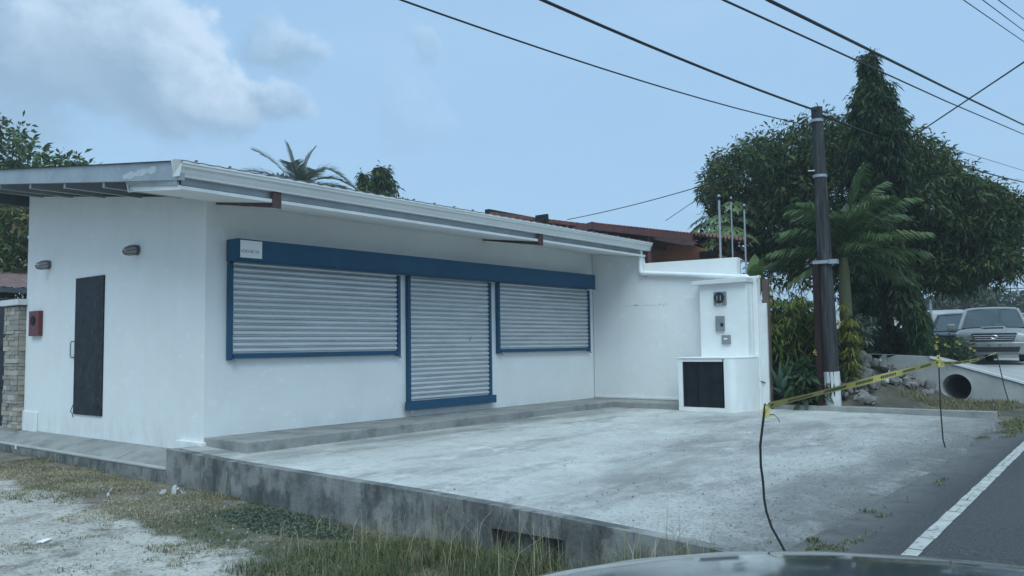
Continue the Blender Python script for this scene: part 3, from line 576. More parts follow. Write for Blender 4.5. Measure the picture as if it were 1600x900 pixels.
# shutters
def slat_mesh(L, p):
    prof = [(0.004, 0), (-.010, -.004), (-.020, -.018), (-.024, -p * .42), (-.020, -p * .60), (-.010, -p * .68), (.006, -p * .70), (.006, -p * .78), (-.010, -p * .80), (-.013, -p * .88), (.006, -p * .92), (0.008, -p * .97), (.004, -p)]
    n = len(prof); vs = [(0, y, z) for y, z in prof] + [(L, y, z) for y, z in prof]
    me = bpy.data.meshes.new('slat'); me.from_pydata(vs, [], [(i, i + n, i + n + 1, i + 1) for i in range(n - 1)]); me.materials.append(SLAT); me.update(); return me
def shutter(x0, x1, z0, z1, p, foot, kind):
    back = SM().box((x0 + .05, 9.835, z0 + .02), (x1 - .05, 9.85, z1)).build('roller_shutter', SHUTBACK)
    back['label'] = kind
    def sub(mb, nm, m, **k):
        o = mb.build(nm, m, shop, **k); o.parent = back; return o
    for xa, xb in ((x0, x0 + .055), (x1 - .055, x1)):
        sub(SM().box((xa, 9.778, z0 - (.02 if foot < .1 else 0)), (xb, 9.85, 2.268)), 'guide_rail', BLUE, bevel=.004)
    if foot > .1:
        sub(SM().box((x0 - .07, 9.735, z0 - .02), (x1 + .06, 9.80, z0 + foot)), 'bottom_rail', BLUE, bevel=.004)
        sub(SM().box((x0 + .01, 9.72, z0 - .06), (x0 + .05, 9.76, z0 - .022)), 'lock', GALV)
    else:
        sub(SM().box((x0 + .066, 9.765, z0), (x1 - .066, 9.82, z0 + foot)), 'bottom_rail', BLUE, bevel=.004)
        sub(SM().box((x1 - .045, 9.75, z0 - .055), (x1 - .01, 9.79, z0 - .022)), 'lock', GALV)
        sub(SM().box((x0 + .07, 9.75, z0 - .05), (x0 + .10, 9.79, z0 - .002)), 'lock', GALV)
    me = slat_mesh(x1 - x0 - .134, p); z = z0 + foot + p * int((z1 - z0 - foot) / p + .999)
    while z > z0 + foot + p * .5:
        o = obj('slat', me, back, (x0 + .067 - SO[0], 9.815 - SO[1] + random.uniform(-.0015, .0015), z - SO[2]), (random.uniform(-.08, .08), random.uniform(-.0006, .0006), 0)); z -= p
    return back
shutter(6.16, 9.23, 1.0, 2.285, .0775, .06, 'wide closed window shutter at the left end')
dsh = shutter(9.40, 11.47, 0.13, 2.285, .0775, .115, 'closed door shutter reaching the step')
shutter(11.66, 14.67, 1.0, 2.285, .0775, .055, 'closed window shutter beside the white return wall')
o = SM().tube([(10.88, 9.79, 1.22), (10.90, 9.775, 1.26), (10.93, 9.79, 1.28)], .008, 6).build('handle', GALV, shop); o.parent = dsh
# side door: flush black panel, pull handle on the left jamb
door = SM().box((5.83, 12.62, 0.155), (5.856, 13.56, 2.267)).build('door', BLACKP, shop, bevel=.003)
o = SM().tube([(5.856, 13.60, 1.03), (5.80, 13.60, 1.03), (5.79, 13.60, 1.06), (5.79, 13.60, 1.25), (5.80, 13.60, 1.28), (5.856, 13.60, 1.28)], .012, 8).build('handle', GALV, shop); o.parent = door
SM().tube([(5.84, 13.57, .30), (5.80, 13.57, .2), (5.83, 13.57, .15), (5.82, 13.54, .11)], .006, 6).build('cable_stub', BLACKRUB)
# the downpipe leaving the gutter
dp = thing('drain_pipe', 'white plastic drainpipe running along the side wall down to the ground', 'pipe', (14.8, 8.6, 0))
def drel(mb, nm, m, par, org, **k):
    mb.v = [tuple(np.array(q) - np.array(org)) for q in mb.v]; return mb.build(nm, m, par, **k)
po = (14.8, 8.6, 0)
drel(MB().tube([(14.82, 8.63, 3.06), (14.82, 8.63, 2.62)], .048, 14), 'pipe', PVC, dp, po, smooth=True)
drel(MB().tube([(14.82, 8.63, 2.66), (14.82, 8.62, 2.585), (14.82, 8.58, 2.555), (14.82, 8.50, 2.553)], .056, 14), 'elbow', PVC, dp, po, smooth=True)
drel(MB().tube([(14.82, 8.52, 2.553), (14.82, 6.40, 2.345)], .048, 14), 'pipe', PVC, dp, po, smooth=True)
drel(MB().tube([(14.82, 6.46, 2.351), (14.82, 6.37, 2.338), (14.82, 6.325, 2.30), (14.82, 6.32, 2.22)], .056, 14), 'elbow', PVC, dp, po, smooth=True)
drel(MB().tube([(14.82, 6.32, 2.26), (14.83, 6.325, 0.72)], .048, 14), 'pipe', PVC, dp, po, smooth=True)
drel(MB().tube([(14.83, 6.325, 0.78), (14.83, 6.325, 0.70)], .058, 14), 'collar', PVC, dp, po, smooth=True)
drel(MB().tube([(14.83, 6.325, 0.73), (14.84, 6.30, -0.12)], .052, 14), 'pipe', PVC, dp, po, smooth=True)
drel(MB().tube([(14.82, 8.53, 2.50), (14.87, 8.53, 2.50)], .012, 6), 'bracket', DARKSTEEL, dp, po)
drel(MB().tube([(14.82, 6.15, 2.335), (14.9, 6.15, 2.335)], .03, 8), 'bracket', PVC, dp, po)
# boundary (return) wall
bw = thing('boundary_wall', 'white rendered return wall at the right end of the shop', 'wall', (14.93, 8, 0))
bo = (14.93, 8, 0)
drel(MB().extrude_x([(6.58, -.3), (9.84, -.3), (9.84, 3.052), (8.66, 2.905), (8.64, 2.765), (6.58, 2.735)], 14.88, 15.05), 'wall', WHITE, bw, bo, bevel=.006)
drel(MB().box((14.885, 6.20, -.3), (15.045, 6.579, 2.36)), 'wall', WHITE, bw, bo, bevel=.006)
drel(MB().box((14.85, 7.42, .003), (14.879, 9.84, .05)), 'skirting', WHITE2, bw, bo, bevel=.008)
SCUFF = mat('black_scuff', (0.06, 0.06, 0.06), (0.3, 0.3, 0.3), 25, 0.9)
mb = MB()
for i in range(16):
    y = 9.05 - i * .062 - random.uniform(0, .02); z = 1.905 + random.uniform(-.012, .012); s = random.uniform(.006, .014) * (1.6 if 2 < i < 5 else 1)
    mb.add([(14.8775, y, z - s * .5), (14.8775, y - s * 2.4, z - s * .3), (14.8775, y - s * 2.8, z + s * .4), (14.8775, y - s * .6, z + s * .6)], [(0, 1, 2, 3)])
drel(mb, 'scuff_mark', SCUFF, bw, bo)
drel(MB().box((15.052, 6.06, -.2), (15.14, 6.17, 2.3)), 'end_post', WOODB, bw, bo)
drel(MB().box((15.0, 6.08, -.2), (15.046, 6.198, 1.85)), 'end_strip', WHITE2, bw, bo)
# meter pillar: upright panel with cap above a rounded bin enclosure
mp_ = thing('meter_pillar', 'white meter pillar with a capped upright and black gated base', 'pillar', (14.4, 6.9, 0)); mo = (14.4, 6.9, 0)
drel(MB().box((14.62, 6.29, .8), (14.879, 7.24, 2.24)), 'upright', WHITE, mp_, mo, bevel=.01)
drel(MB().hexa([(14.52, 6.26, 2.235), (14.878, 6.26, 2.235), (14.878, 7.34, 2.225), (14.52, 7.34, 2.225), (14.52, 6.26, 2.325), (14.878, 6.26, 2.325), (14.878, 7.34, 2.30), (14.52, 7.34, 2.30)]), 'cap', WHITE2, mp_, mo, bevel=.006)
prof = [(14.0, 7.41), (14.0, 7.30)]
def arc(cx, cy, r, a0, a1, n): return [(cx + r * math.cos(R(a0 + (a1 - a0) * i / n)), cy + r * math.sin(R(a0 + (a1 - a0) * i / n))) for i in range(n + 1)]
out = [(14.87, 7.41), (14.0, 7.41), (14.0, 6.50)] + arc(14.14, 6.44, .14, 180, 258, 6) + [(14.5, 6.23), (14.87, 6.22)]
b = MB(); b.extrude_z(out, -.22, -.045)                           # sill under the gate
drel(b, 'base_sill', WHITE, mp_, mo)
b = MB(); b.extrude_z([(14.87, 7.408), (14.001, 7.408), (14.001, 7.32), (14.87, 7.32)], -.044, .84); drel(b, 'base_jamb', WHITE, mp_, mo)
b = MB(); b.extrude_z([(14.20, 6.53)] + out[2:] + [(14.87, 6.53)], -.044, .84); drel(b, 'base_body', WHITE, mp_, mo, smooth=True)
b = MB().box((14.003, 6.53, .785), (14.87, 7.318, .838)); drel(b, 'lintel', WHITE, mp_, mo)
b = MB(); b.extrude_z([(14.87, 7.43), (13.985, 7.43), (13.985, 6.48)] + [(x - .006, y - .006) for x, y in out[3:]], .841, .862); drel(b, 'base_top', WHITE, mp_, mo, bevel=.004)
gt = drel(MB().box((14.03, 6.535, -.03), (14.06, 7.315, .78)), 'gate', BLACKM, mp_, mo)
for y in (6.55, 6.80, 7.05, 7.29): o = drel(MB().box((14.012, y - .018, -.03), (14.029, y + .018, .78)), 'gate_bar', BLACKM, gt, mo)
o = drel(MB().box((14.004, 6.50, .44), (14.011, 6.72, .46)), 'latch', BLACKM, gt, mo)
drel(MB().box((14.872, 6.4, .8), (14.879, 7.3, .9)), 'backing', WHITE, mp_, mo)
# boxes on the pillar face (x = 14.62)
em = thing('electric_meter', 'square electric meter with a dark round dial at the top of the pillar', 'electric meter', (14.62, 6.81, 1.955))
MB().box((-.035, -.125, -.125), (0, .125, .125)).build('housing', GREYBOX, em, bevel=.006)
MB().tube([(-.037, 0, .015), (-.075, 0, .015)], .098, 20).build('dial_glass', GREYDK, em, smooth=True)
for s in (-.035, .035): MB().box((-.083, s - .01, -.045), (-.076, s + .01, .055)).build('dial_face', GREYBOX, em)
MB().box((-.042, -.04, -.118), (-.036, .075, -.098)).build('tag_plate', WHITE2, em)
bb = thing('breaker_box', 'tall grey breaker box with a small black switch below the meter', 'breaker box', (14.62, 6.82, 1.485))
MB().box((-.05, -.085, -.14), (0, .085, .14)).build('housing', GREYBOX, bb, bevel=.006)
MB().box((-.058, -.075, -.055), (-.051, -.02, .005)).build('switch', BLACKM, bb)
jb = thing('junction_box', 'small square grey junction box with a pale sticker, lowest on the pillar', 'junction box', (14.62, 6.71, 1.18))
MB().box((-.04, -.085, -.085), (0, .085, .085)).build('cover', GREYBOX, jb, bevel=.005)
MB().box((-.0425, -.03, .005), (-.0405, .04, .03)).build('sticker', PAPER, jb)
# conduits
for (x, y, z1, r), lab in zip(((15.10, 7.0, 3.99, .024), (15.14, 6.77, 3.93, .014), (15.12, 6.50, 3.75, .017)), ('tallest and leftmost of the steel conduit masts behind the white wall', 'thin middle conduit mast behind the white wall', 'shortest conduit mast, rightmost of the three, behind the wall end')):
    t = thing('conduit_mast', lab, 'conduit', (x, y, 0), 0, 'conduit masts behind the return wall')
    MB().tube([(0, 0, -.1), (0, 0, z1 - .06)], r, 10).build('pipe', GALV, t, smooth=True)
    MB().tube([(0, 0, z1 - .08), (0, 0, z1 - .02)], r * 1.55, 10).build('weather_head', BLACKM, t, smooth=True)
    MB().tube([(0, 0, z1 - .018), (0, 0, z1 + .015), (0, 0, z1 + .025)], [r * 1.5, r * 1.3, r * .5], 10).build('cap', GALV, t, smooth=True)
# paper notice on the hood
pn = thing('paper_notice', 'white paper notice taped to the left end of the blue hood', 'notice', (6.36, 9.597, 2.44))
MB().box((-.165, -.004, -.115), (.165, -.001, .115)).build('sheet', PAPER, pn)
def text(body, size, m, name, parent, loc, rot):
    cu = bpy.data.curves.new(name, 'FONT'); cu.body = body; cu.size = size; cu.align_x = 'CENTER'; cu.align_y = 'CENTER'; cu.extrude = 0.0005
    to = bpy.data.objects.new(name, cu); C.objects.link(to); bpy.context.view_layer.update()
    me = bpy.data.meshes.new_from_object(to.evaluated_get(bpy.context.evaluated_depsgraph_get())); bpy.data.objects.remove(to)
    me.materials.clear(); me.materials.append(m); return obj(name, me, parent, loc, rot)
text('6243-85 24', .058, INK, 'lettering', pn, (-.02, -.0050, -.03), (R(90), 0, 0))
# bulkhead lamps on the side wall
for (y, z), lab in (((14.60, 2.56), 'grey caged wall lamp above the red box near the stone pillar'), ((11.64, 2.56), 'grey caged wall lamp high on the side wall nearer the corner')):
    t = thing('wall_lamp', lab, 'wall lamp', (5.853, y, z), 0, 'caged lamps on the side wall')
    MB().tube([(0, 0, 0), (-.05, 0, 0)], .075, 16).build('mount', LAMPB, t, smooth=True)
    MB().tube([(-.045, 0, -.005), (-.10, 0, -.012), (-.16, 0, -.022), (-.20, 0, -.03), (-.215, 0, -.033)], [.066, .066, .058, .042, .015], 16).build('glass', LAMPG, t, smooth=True)
    for k in range(4):
        a = k * math.pi / 4; ca, sa = math.cos(a), math.sin(a)
        MB().tube([(-.05, ca * .072, sa * .072), (-.12, ca * .070, sa * .070 - .014), (-.19, ca * .05, sa * .05 - .028), (-.222, 0, -.034), (-.19, -ca * .05, -sa * .05 - .028), (-.12, -ca * .07, -sa * .07 - .014), (-.05, -ca * .072, -sa * .072)], .006, 5).build('cage_wire', LAMPB, t)
# red box
rb = thing('wall_box', 'dark red metal box with a black round lock on the side wall', 'wall box', (5.853, 15.0, 1.60))
MB().box((-.07, -.20, -.21), (0, .20, .21)).build('housing', REDBOX, rb, bevel=.008)
MB().tube([(-.071, .02, .05), (-.085, .02, .05)], .075, 12).build('lock_plate', BLACKM, rb, smooth=True)
MB().box((-.08, -.02, -.03), (-.072, .06, .0)).build('hasp', BLACKM, rb)

# ------------------------------------------------------------------ left: stone gate pillar, gate, neighbour house
gp_ = thing('gate_pillar', 'gate pillar clad in tan ledge stones with a white cap', 'pillar', (5.95, 15.85, 0))
MB().box((-.17, -.33, -.4), (.25, .27, 1.93)).build('core', MORTAR, gp_)
MB().box((-.26, -.42, 1.93), (.32, .36, 2.03)).build('cap', WHITE2, gp_, bevel=.008)
unit = []
for k in range(4):
    b = MB(); r = lambda: random.uniform(-.06, .06)
    b.hexa([(-.5, -.5 + r() * .3, -.5 + r() * .4), (.5 + r(), -.5 + r() * .3, -.5 + r() * .4), (.5 + r(), .5, -.5), (-.5, .5, -.5), (-.5, -.5 + r() * .3, .5 + r() * .4), (.5 + r(), -.5 + r() * .3, .5 + r() * .4), (.5 + r(), .5, .5), (-.5, .5, .5)])
    unit.append([b.mesh('stone', s) for s in STONES])
z = -.26; row = 0
while z < 1.90:
    h = random.choice((.055, .07, .085, .10)); h = min(h, 1.93 - z)
    for face in ('x', 'y'):
        s0, s1 = (-.335, .275) if face == 'x' else (-.19, .25); a = s0
        while a < s1 - .02:
            L = min(random.uniform(.10, .28), s1 - a)
            if s1 - a - L < .06: L = s1 - a
            me = random.choice(unit)[random.choices(range(4), (5, 4, 3, 2))[0]]; d = random.uniform(.025, .055)
            if face == 'x': o = obj('stone', me, gp_, (-.17 - d / 2 + .005, a + L / 2, z + h / 2), (0, 0, -math.pi / 2), (L - .006, d, h - .006))
            else: o = obj('stone', me, gp_, (a + L / 2, -.33 - d / 2 + .005, z + h / 2), (0, 0, 0), (L - .006, d, h - .006))
            a += L
    z += h; row += 1
gg = thing('yard_gate', 'black panelled yard gate left of the stone pillar', 'gate', (5.95, 16.2, 0))
MB().box((-.03, 0, -.2), (.03, 3.4, 1.88)).build('panel', BLACKP, gg)
MB().box((-.05, -.045, -.3), (.05, -.002, 1.92)).build('post', BLACKM, gg)
for z in (.5, 1.2): MB().box((-.045, 0.002, z - .025), (-.031, 3.4, z + .025)).build('rail', BLACKM, gg)
nh = thing('left_house', 'grey house with a low red tiled roof behind the yard gate', 'house', (9, 24, 0))
GREYW = mat('grey_render', (0.33, 0.345, 0.35), (0.27, 0.28, 0.285), 1.5, 0.9, world_co=True)
MB().box((-3, 0, -.6), (4, 6, 2.55)).build('wall', GREYW, nh)
mb = MB(); yy = np.linspace(-1.4, 2.6, 12); xx = np.arange(-3.6, 4.6, .055); vs = []
for j, y in enumerate(yy):
    for x in xx: vs.append((x, y, 2.72 + (y + 1.4) * .18 + .03 * abs(math.sin(x * math.pi / .22)) + (.025 if j % 2 else 0)))
nn = len(xx); mb.add(vs, [(j * nn + i, j * nn + i + 1, (j + 1) * nn + i + 1, (j + 1) * nn + i) for j in range(len(yy) - 1) for i in range(nn - 1)])
TILE = mat('red_clay_tile', (0.17, 0.10, 0.09), (0.12, 0.075, 0.068), 6, 0.8, c3=(0.33, 0.27, 0.25), s3=5, t3=(0.55, 0.7), world_co=True)
mb.build('roof', TILE, nh)
MB().box((-3.6, -1.45, 2.60), (4.6, -1.38, 2.72)).build('fascia', DARKSTEEL, nh)
MB().box((-3.6, 2.6, 3.2), (4.6, 2.9, 3.55)).build('ridge', DARKSTEEL, nh)

# ------------------------------------------------------------------ right: neighbour house behind the boundary wall
rh = thing('brick_red_house', 'rust red house with sloping corrugated roofs behind the white wall', 'house', (19, 11, 0)); ro = (19, 11, 0)
def rA(y): return 4.44 - (12.44 - y) * .196
mb = MB(); yy = np.arange(8.12, 12.45, .0238); vs = []
for x in (18.9, 22.3):
    for y in yy: vs.append((min(x, 19.3) if y < 9.65 else x, y, rA(y) + .035 * math.cos((y - 8.12) * 2 * math.pi / .095) * (1 if y < 9.6 else .4)))
nn = len(yy); vs += [(x, y, z - .03) for x, y, z in vs]
mb.add(vs, [f for i in range(nn - 1) for f in ((i, i + 1, nn + i + 1, nn + i), (2 * nn + i, 3 * nn + i, 3 * nn + i + 1, 2 * nn + i + 1), (i, 2 * nn + i, 2 * nn + i + 1, i + 1))])
rf = drel(mb, 'roof', CLAY, rh, ro)
mb = MB()
for k in range(11):
    y = 8.13 + k * .095; z = rA(y); mb.hexa([(18.86, y - .02, z - .045), (18.898, y - .02, z - .045), (18.898, y + .02, z - .045), (18.86, y + .02, z - .045), (18.86, y - .042, z + .04), (18.898, y - .042, z + .04), (18.898, y + .042, z + .04), (18.86, y + .042, z + .04)])
drel(mb, 'sheet_end', CLAYL, rf, ro)
drel(MB().hexa([(18.85, 9.5, rA(9.5) - .20), (18.95, 9.5, rA(9.5) - .20), (18.95, 12.44, rA(12.44) - .20), (18.85, 12.44, rA(12.44) - .20), (18.85, 9.5, rA(9.5) - .04), (18.95, 9.5, rA(9.5) - .04), (18.95, 12.44, rA(12.44) - .04), (18.85, 12.44, rA(12.44) - .04)]), 'fascia', FASCIA, rh, ro)
mb = MB().hexa([(18.85, 12.45, 4.27), (25, 12.45, 4.27), (25, 14.6, 3.95), (18.85, 14.6, 3.95), (18.85, 12.45, 4.46), (25, 12.45, 4.46), (25, 14.6, 4.12), (18.85, 14.6, 4.12)])
drel(mb, 'roof', FASCIA, rh, ro)
mb = MB()
for yy0, yy1, z0, z1 in ((15.0, 19.6, 4.84, 5.84),):
    ys2 = np.arange(yy0 - 2, yy1, .06); vs = []
    for x in (22.9, 29): vs += [(x, y, 5.04 + (y - 15.0) * .205 + .03 * abs(math.sin(y * math.pi / .24))) for y in ys2]
    nn = len(ys2); vs += [(x, y, z - .12) for x, y, z in vs]
    mb.add(vs, [f for i in range(nn - 1) for f in ((i, i + 1, nn + i + 1, nn + i), (2 * nn + i, 3 * nn + i, 3 * nn + i + 1, 2 * nn + i + 1), (i, 2 * nn + i, 2 * nn + i + 1, i + 1))])
drel(mb, 'roof', CLAY, rh, ro)
drel(MB().box((22.85, 19.55, 5.75), (29, 19.75, 6.10)), 'ridge_tile', BLACKM, rh, ro)
drel(MB().box((22.8, 16.9, 5.39), (22.9, 17.4, 5.62)), 'ridge_tile', BLACKM, rh, ro)
for y in (10.77, 12.3): drel(MB().box((18.97, y - .05, -.2), (19.07, y + .05, rA(y) - .06)), 'post', FASCIA, rh, ro)
drel(MB().extrude_x([(8.9, -.3), (10.6, -.3), (10.6, 3.72), (9.9, 3.66), (8.9, 3.25)], 19.6, 19.8), 'wall', ORANGE, rh, ro)
drel(MB().box((20.4, 9.7, -.3), (22.2, 14.4, 3.55)), 'wall', ORANGE, rh, ro)
drel(MB().box((19.55, 9.15, 3.30), (19.6, 9.65, 3.46)), 'vent', BLACKM, rh, ro)
drel(MB().hexa([(20.6, 8.3, 3.0), (24, 8.3, 3.0), (24, 10.2, 3.85), (20.6, 10.2, 3.85), (20.6, 8.3, 3.12), (24, 8.3, 3.12), (24, 10.2, 3.97), (20.6, 10.2, 3.97)]), 'rear_roof', CLAY, rh, ro)
drel(MB().box((22.9, 13.2, -.3), (29, 19.4, 4.6)), 'wall', ORANGE, rh, ro)

# ------------------------------------------------------------------ utility pole, posts, wires
up = thing('utility_pole', 'weathered wooden utility pole with a white painted foot', 'utility pole', (15.5, 5.11, -.06))
mb = MB(); n = 14; ring = []
hs = np.linspace(0, 5.47, 24)
mb.tube([(-.0 - .27 * (h / 5.47) ** 1.1, -.0 - .02 * (h / 5.47), h) for h in hs], [.155 - .055 * (h / 5.47) + random.uniform(-.003, .003) for h in hs], n)
mb.build('pole', POLEW, up, smooth=True)
MB().tube([(-.0, 0, -.1), (-.002, 0, .3), (-.02, 0, .64)], [.163, .160, .157], 16).build('painted_foot', POLEP, up, smooth=True)
def px(h): return -.27 * (h / 5.47) ** 1.1
for h, r in ((2.62, .134), (4.20, .118), (5.22, .107)):
    MB().tube([(px(h), -.01, h - .025), (px(h), -.01, h + .025)], r + .006, 16).build('band', GALV, up, smooth=True)
MB().box((px(2.62) - .17, -.12, 2.59), (px(2.62) - .10, .16, 2.65)).build('strap_lug', GALV, up)
MB().box((px(2.62) - .13, -.26, 2.58), (px(2.62) + .0, -.12, 2.66)).build('strap_lug', GALV, up)
MB().tube([(px(5.47) + .085 * math.cos(t), -.02 , 5.44 + .11 * math.sin(t)) for t in np.linspace(0, math.pi, 9)], .009, 5).build('wire_loop', GALV, up)
MB().tube([(px(4.1) - .14, .16, 4.3), (px(4.1) - .10, .05, 4.3)], .014, 6).build('step_bolt', GALV, up)
MB().tube([(px(3.6) - .12, -.06, 5.2), (px(3.6) - .10, -.09, 4.6), (px(3.0) - .13, -.03, 4.3), (px(2.8) - .13, -.05, 2.8)], .008, 5).build('cable', BLACKRUB, up)
rp = thing('rusty_post', 'dark rusty steel post strapped beside the utility pole', 'post', (15.24, 5.26, -.06))
mb = MB().box((-.055, -.012, 0), (.055, .012, 2.55)).box((-.055, -.09, 0), (-.035, -.0125, 2.55)).box((.035, -.09, 0), (.055, -.0125, 2.55))
mb.build('channel', RUST, rp)
tb = MB(); 
for k in range(5):
    a = k * 1.25; tb.add([(-.07, .0, .98), (-.09 - .02 * k % .05, .04 * math.cos(a), .98 + .05 * math.sin(a)), (-.085, .035 * math.cos(a + .5), .98 + .06 * math.sin(a + .5)), (-.066, .012, .975)], [(0, 1, 2, 3)])
rt = thing('tape_knot', 'scrap of yellow tape knotted on the rusty post', 'caution tape', (15.24, 5.26, -.06)); tb.build('scrap', YELL, rt)
def wire(pts, r, lab, group='overhead wires', n=24, sag=0.0):
    P = [Vector(p) for p in pts]
    if len(P) == 2:
        P = [P[0].lerp(P[1], i / n) - Vector((0, 0, sag * 4 * (i / n) * (1 - i / n))) for i in range(n + 1)]
    mb = MB().tube(P, r, 6); o = mb.build('overhead_wire', BLACKRUB, None, smooth=True); return tag(o, lab, 'wire', group)
def par(za, k, xs_, y): return [(x, y, za - k * (15.2 - x) * (x + 20)) for x in xs_]
X = list(np.linspace(-20, 15.23, 40))
wire(par(5.34, .0027, X, 5.08), .018, 'thick black cable from top left down to the pole top')
wire(par(5.05, .00367, X, 5.12), .009, 'thin wire meeting the pole from the upper left, lowest at the left')
wire([(15.24, 5.08, 5.30), (33.7, 4.2, 6.58)], .019, 'cable leaving the pole top rightward across the mango tree', sag=.12)
wire([(-15, 4, 4.0), (8.9, 4, 5.1), (20.5, 4, 6.50), (32.67, 4, 8.05), (50, 4, 10.6)], .014, 'wire crossing just below the thickest cable, above the pointed tree')
wire([(-15, 4, 4.1), (10.27, 4, 5.54), (21, 4, 6.88), (32.8, 4, 8.4), (50, 4, 10.9)], .024, 'thickest black cable high above the pointed tree')
wire([(19.6, 4.75, 5.45), (13.9, 1.65, 5.126), (8.0, -1.6, 4.95)], .012, 'wire rising to the right edge across the other cables', sag=0)
wire([(19.46, 4.6, 5.63), (40.0, 4.9, 8.05)], .008, 'thin wire right of the pointed tree, above the mango crown')
wire([(23.7, 3.6, 4.96), (40, 4.95, 7.1)], .010, 'wire emerging low from the right side of the mango crown')
for (a, b), lab in zip((((12.8, 2.37, 6.22), (19.86, 2.34, 7.27)), ((12.84, 2.12, 6.16), (19.86, 2.33, 7.50)), ((12.87, 1.92, 6.11), (19.86, 2.31, 7.74))), ('leftmost of three thin wires at the top right corner', 'middle of three thin wires at the top right corner', 'rightmost of three thin wires at the top right corner')):
    a = Vector(a); a.x += 1.0; b = Vector(b); d = b - a
    wire([a - d * 1.0, b + d * .6], .008, lab, 'thin wires in the top right corner')
a, b = Vector((19.66, 13.76, 4.76)), Vector((18.0, 8.64, 4.9)); wire([a + (a - b) * .02, b + (b - a) * .25], .011, 'service wire rising from the rust red roof into the mango tree', sag=.08)
a, b = Vector((21.1, 11.43, 4.62)), Vector((18.97, 9.0, 4.9)); wire([a, b + (b - a) * .3], .008, 'thin service wire above the papaya leaves')
for z0, z1, r, lab in ((6.15, 6.05, .02, 'far wire, topmost of the group at the right edge'), (5.10, 5.06, .02, 'far wire, second of the group at the right edge'), (4.25, 4.24, .028, 'far wire, upper of a close pair at the right edge'), (4.06, 4.08, .028, 'far wire, lower of a close pair at the right edge')):
    wire([(58.5, 12.5, z0), (59.9, 5.0, z1)], r, lab, 'far wires at the right edge', sag=.02)

# ------------------------------------------------------------------ caution tape on bent rods
def rod(loc, pts, r, lab, g='rods carrying the caution tape'):
    o = MB().tube(pts, r, 7).build('tape_rod', BLACKRUB, None, smooth=True); o.location = loc; return tag(o, lab, 'rod', g)
rod((5.59, 2.18, -.30), [(0.0, .0, -.02), (-.01, .03, .05), (-.04, .085, .17), (-.048, .115, .27), (-.045, .13, .36), (-.040, .135, .47), (-.05, .143, .58), (-.055, .14, .72), (-.045, .115, .90), (-.04, .10, 1.0)], .0085, 'bent black rod standing nearest the road on the slab')
rod((11.45, 2.41, -.23), [(0, 0, -.03), (-.005, .03, .12), (-.008, .04, .5), (-.008, .035, 1.14)], .0085, 'thin black rod at the middle of the tape')
rod((17.81, 2.59, -.30), [(0, 0, -.03), (-.02, .12, .5), (-.035, .225, 1.2)], .009, 'thin leaning rod at the far end of the tape, in front of the ramp')
def ribbon(A, B, wd, sag, twist0, twist1, lab, ground):
    A, B = Vector(A), Vector(B); n = 40; mb = MB(); ink = MB(); d = (B - A).normalized(); side = d.cross(Vector((0, 0, 1))).normalized()
    def row(t, o, k):
        p = A.lerp(B, t) - Vector((0, 0, sag * 4 * t * (1 - t))); a = twist0 + (twist1 - twist0) * t + .3 * math.sin(t * 9)
        up_ = Vector((0, 0, 1)) * math.cos(a) + side * math.sin(a); nn = d.cross(up_).normalized(); return p + up_ * o * wd + nn * k
    for i in range(n):
        a, b = i / n, (i + 1) / n
        for k in (.0015, -.0015): mb.add([row(a, -.5, k), row(b, -.5, k), row(b, .5, k), row(a, .5, k)], [(0, 1, 2, 3)])
    t = 0.012; L = (B - A).length; j = 0
    while t < .985:
        wl = random.uniform(.035, .065) / L; gp2 = .018 / L if j % 9 else .30 / L
        for k in (.0026, -.0026):
            ink.add([row(t, -.22, k), row(t + wl, -.22, k), row(t + wl, .22, k), row(t, .22, k)], [(0, 1, 2, 3)])
        t += wl + gp2; j += 1
    o = thing('caution_tape', lab, 'caution tape', (0, 0, 0)); mb.build('ribbon', YELL, o); ink.build('black_print', TAPEINK, o)
    return o
ribbon((5.56, 2.275, .685), (11.44, 2.445, .845), .062, .005, .6, .1, 'long span of yellow caution tape between the near rod and the middle rod', 0)
ribbon((11.44, 2.445, .835), (17.78, 2.82, .875), .055, .06, .2, 1.2, 'far span of yellow caution tape from middle rod to leaning rod', 0)
def knot(loc, s, lab):
    t = thing('tape_knot', lab, 'caution tape', loc); mb = MB()
    for k in range(9):
        a = random.uniform(0, 6.28); z0 = random.uniform(-.1, .04) * s; L = random.uniform(.02, .055) * s; c = Vector((math.cos(a), math.sin(a), 0)); wv = Vector((0, 0, .016 * s))
        p = [Vector((0, 0, z0)) + c * .004, Vector((0, 0, z0 + .35 * L)) + c * L * .6, Vector((0, 0, z0 - .7 * L)) + c * L]
        mb.add([p[0] - wv, p[1] - wv, p[2] - wv * .6, p[2] + wv * .6, p[1] + wv, p[0] + wv], [(0, 1, 4, 5), (1, 2, 3, 4)])
    mb.tube([(0, 0, -.11 * s), (0, 0, .01 * s)], .011 * s, 7); mb.build('loops', YELL, t)
    mb = MB().tube([(0, 0, -.02 * s), (.02 * s, -.02 * s, .0), (.035 * s, -.035 * s, -.04 * s)], .005 * s, 5)
    mb.add([(0, 0, -.10 * s), (.03 * s, -.04 * s, -.085 * s), (.05 * s, -.06 * s, -.06 * s), (.05 * s, -.06 * s, -.10 * s)], [(0, 1, 2), (0, 2, 3)])
    mb.build('bright_loop', YELL, t)
    MB().tube([(.02 * s, -.03 * s, -.075 * s), (.05 * s, -.06 * s, -.08 * s), (.075 * s, -.09 * s, -.12 * s), (.085 * s, -.10 * s, -.16 * s)], .0035 * s, 5).build('loose_end', DARKSTEEL, t)
knot((5.55, 2.28, .685), .72, 'tangled knot of yellow tape on top of the nearest rod')
knot((11.44, 2.445, .88), .9, 'knot of yellow tape on the middle rod')

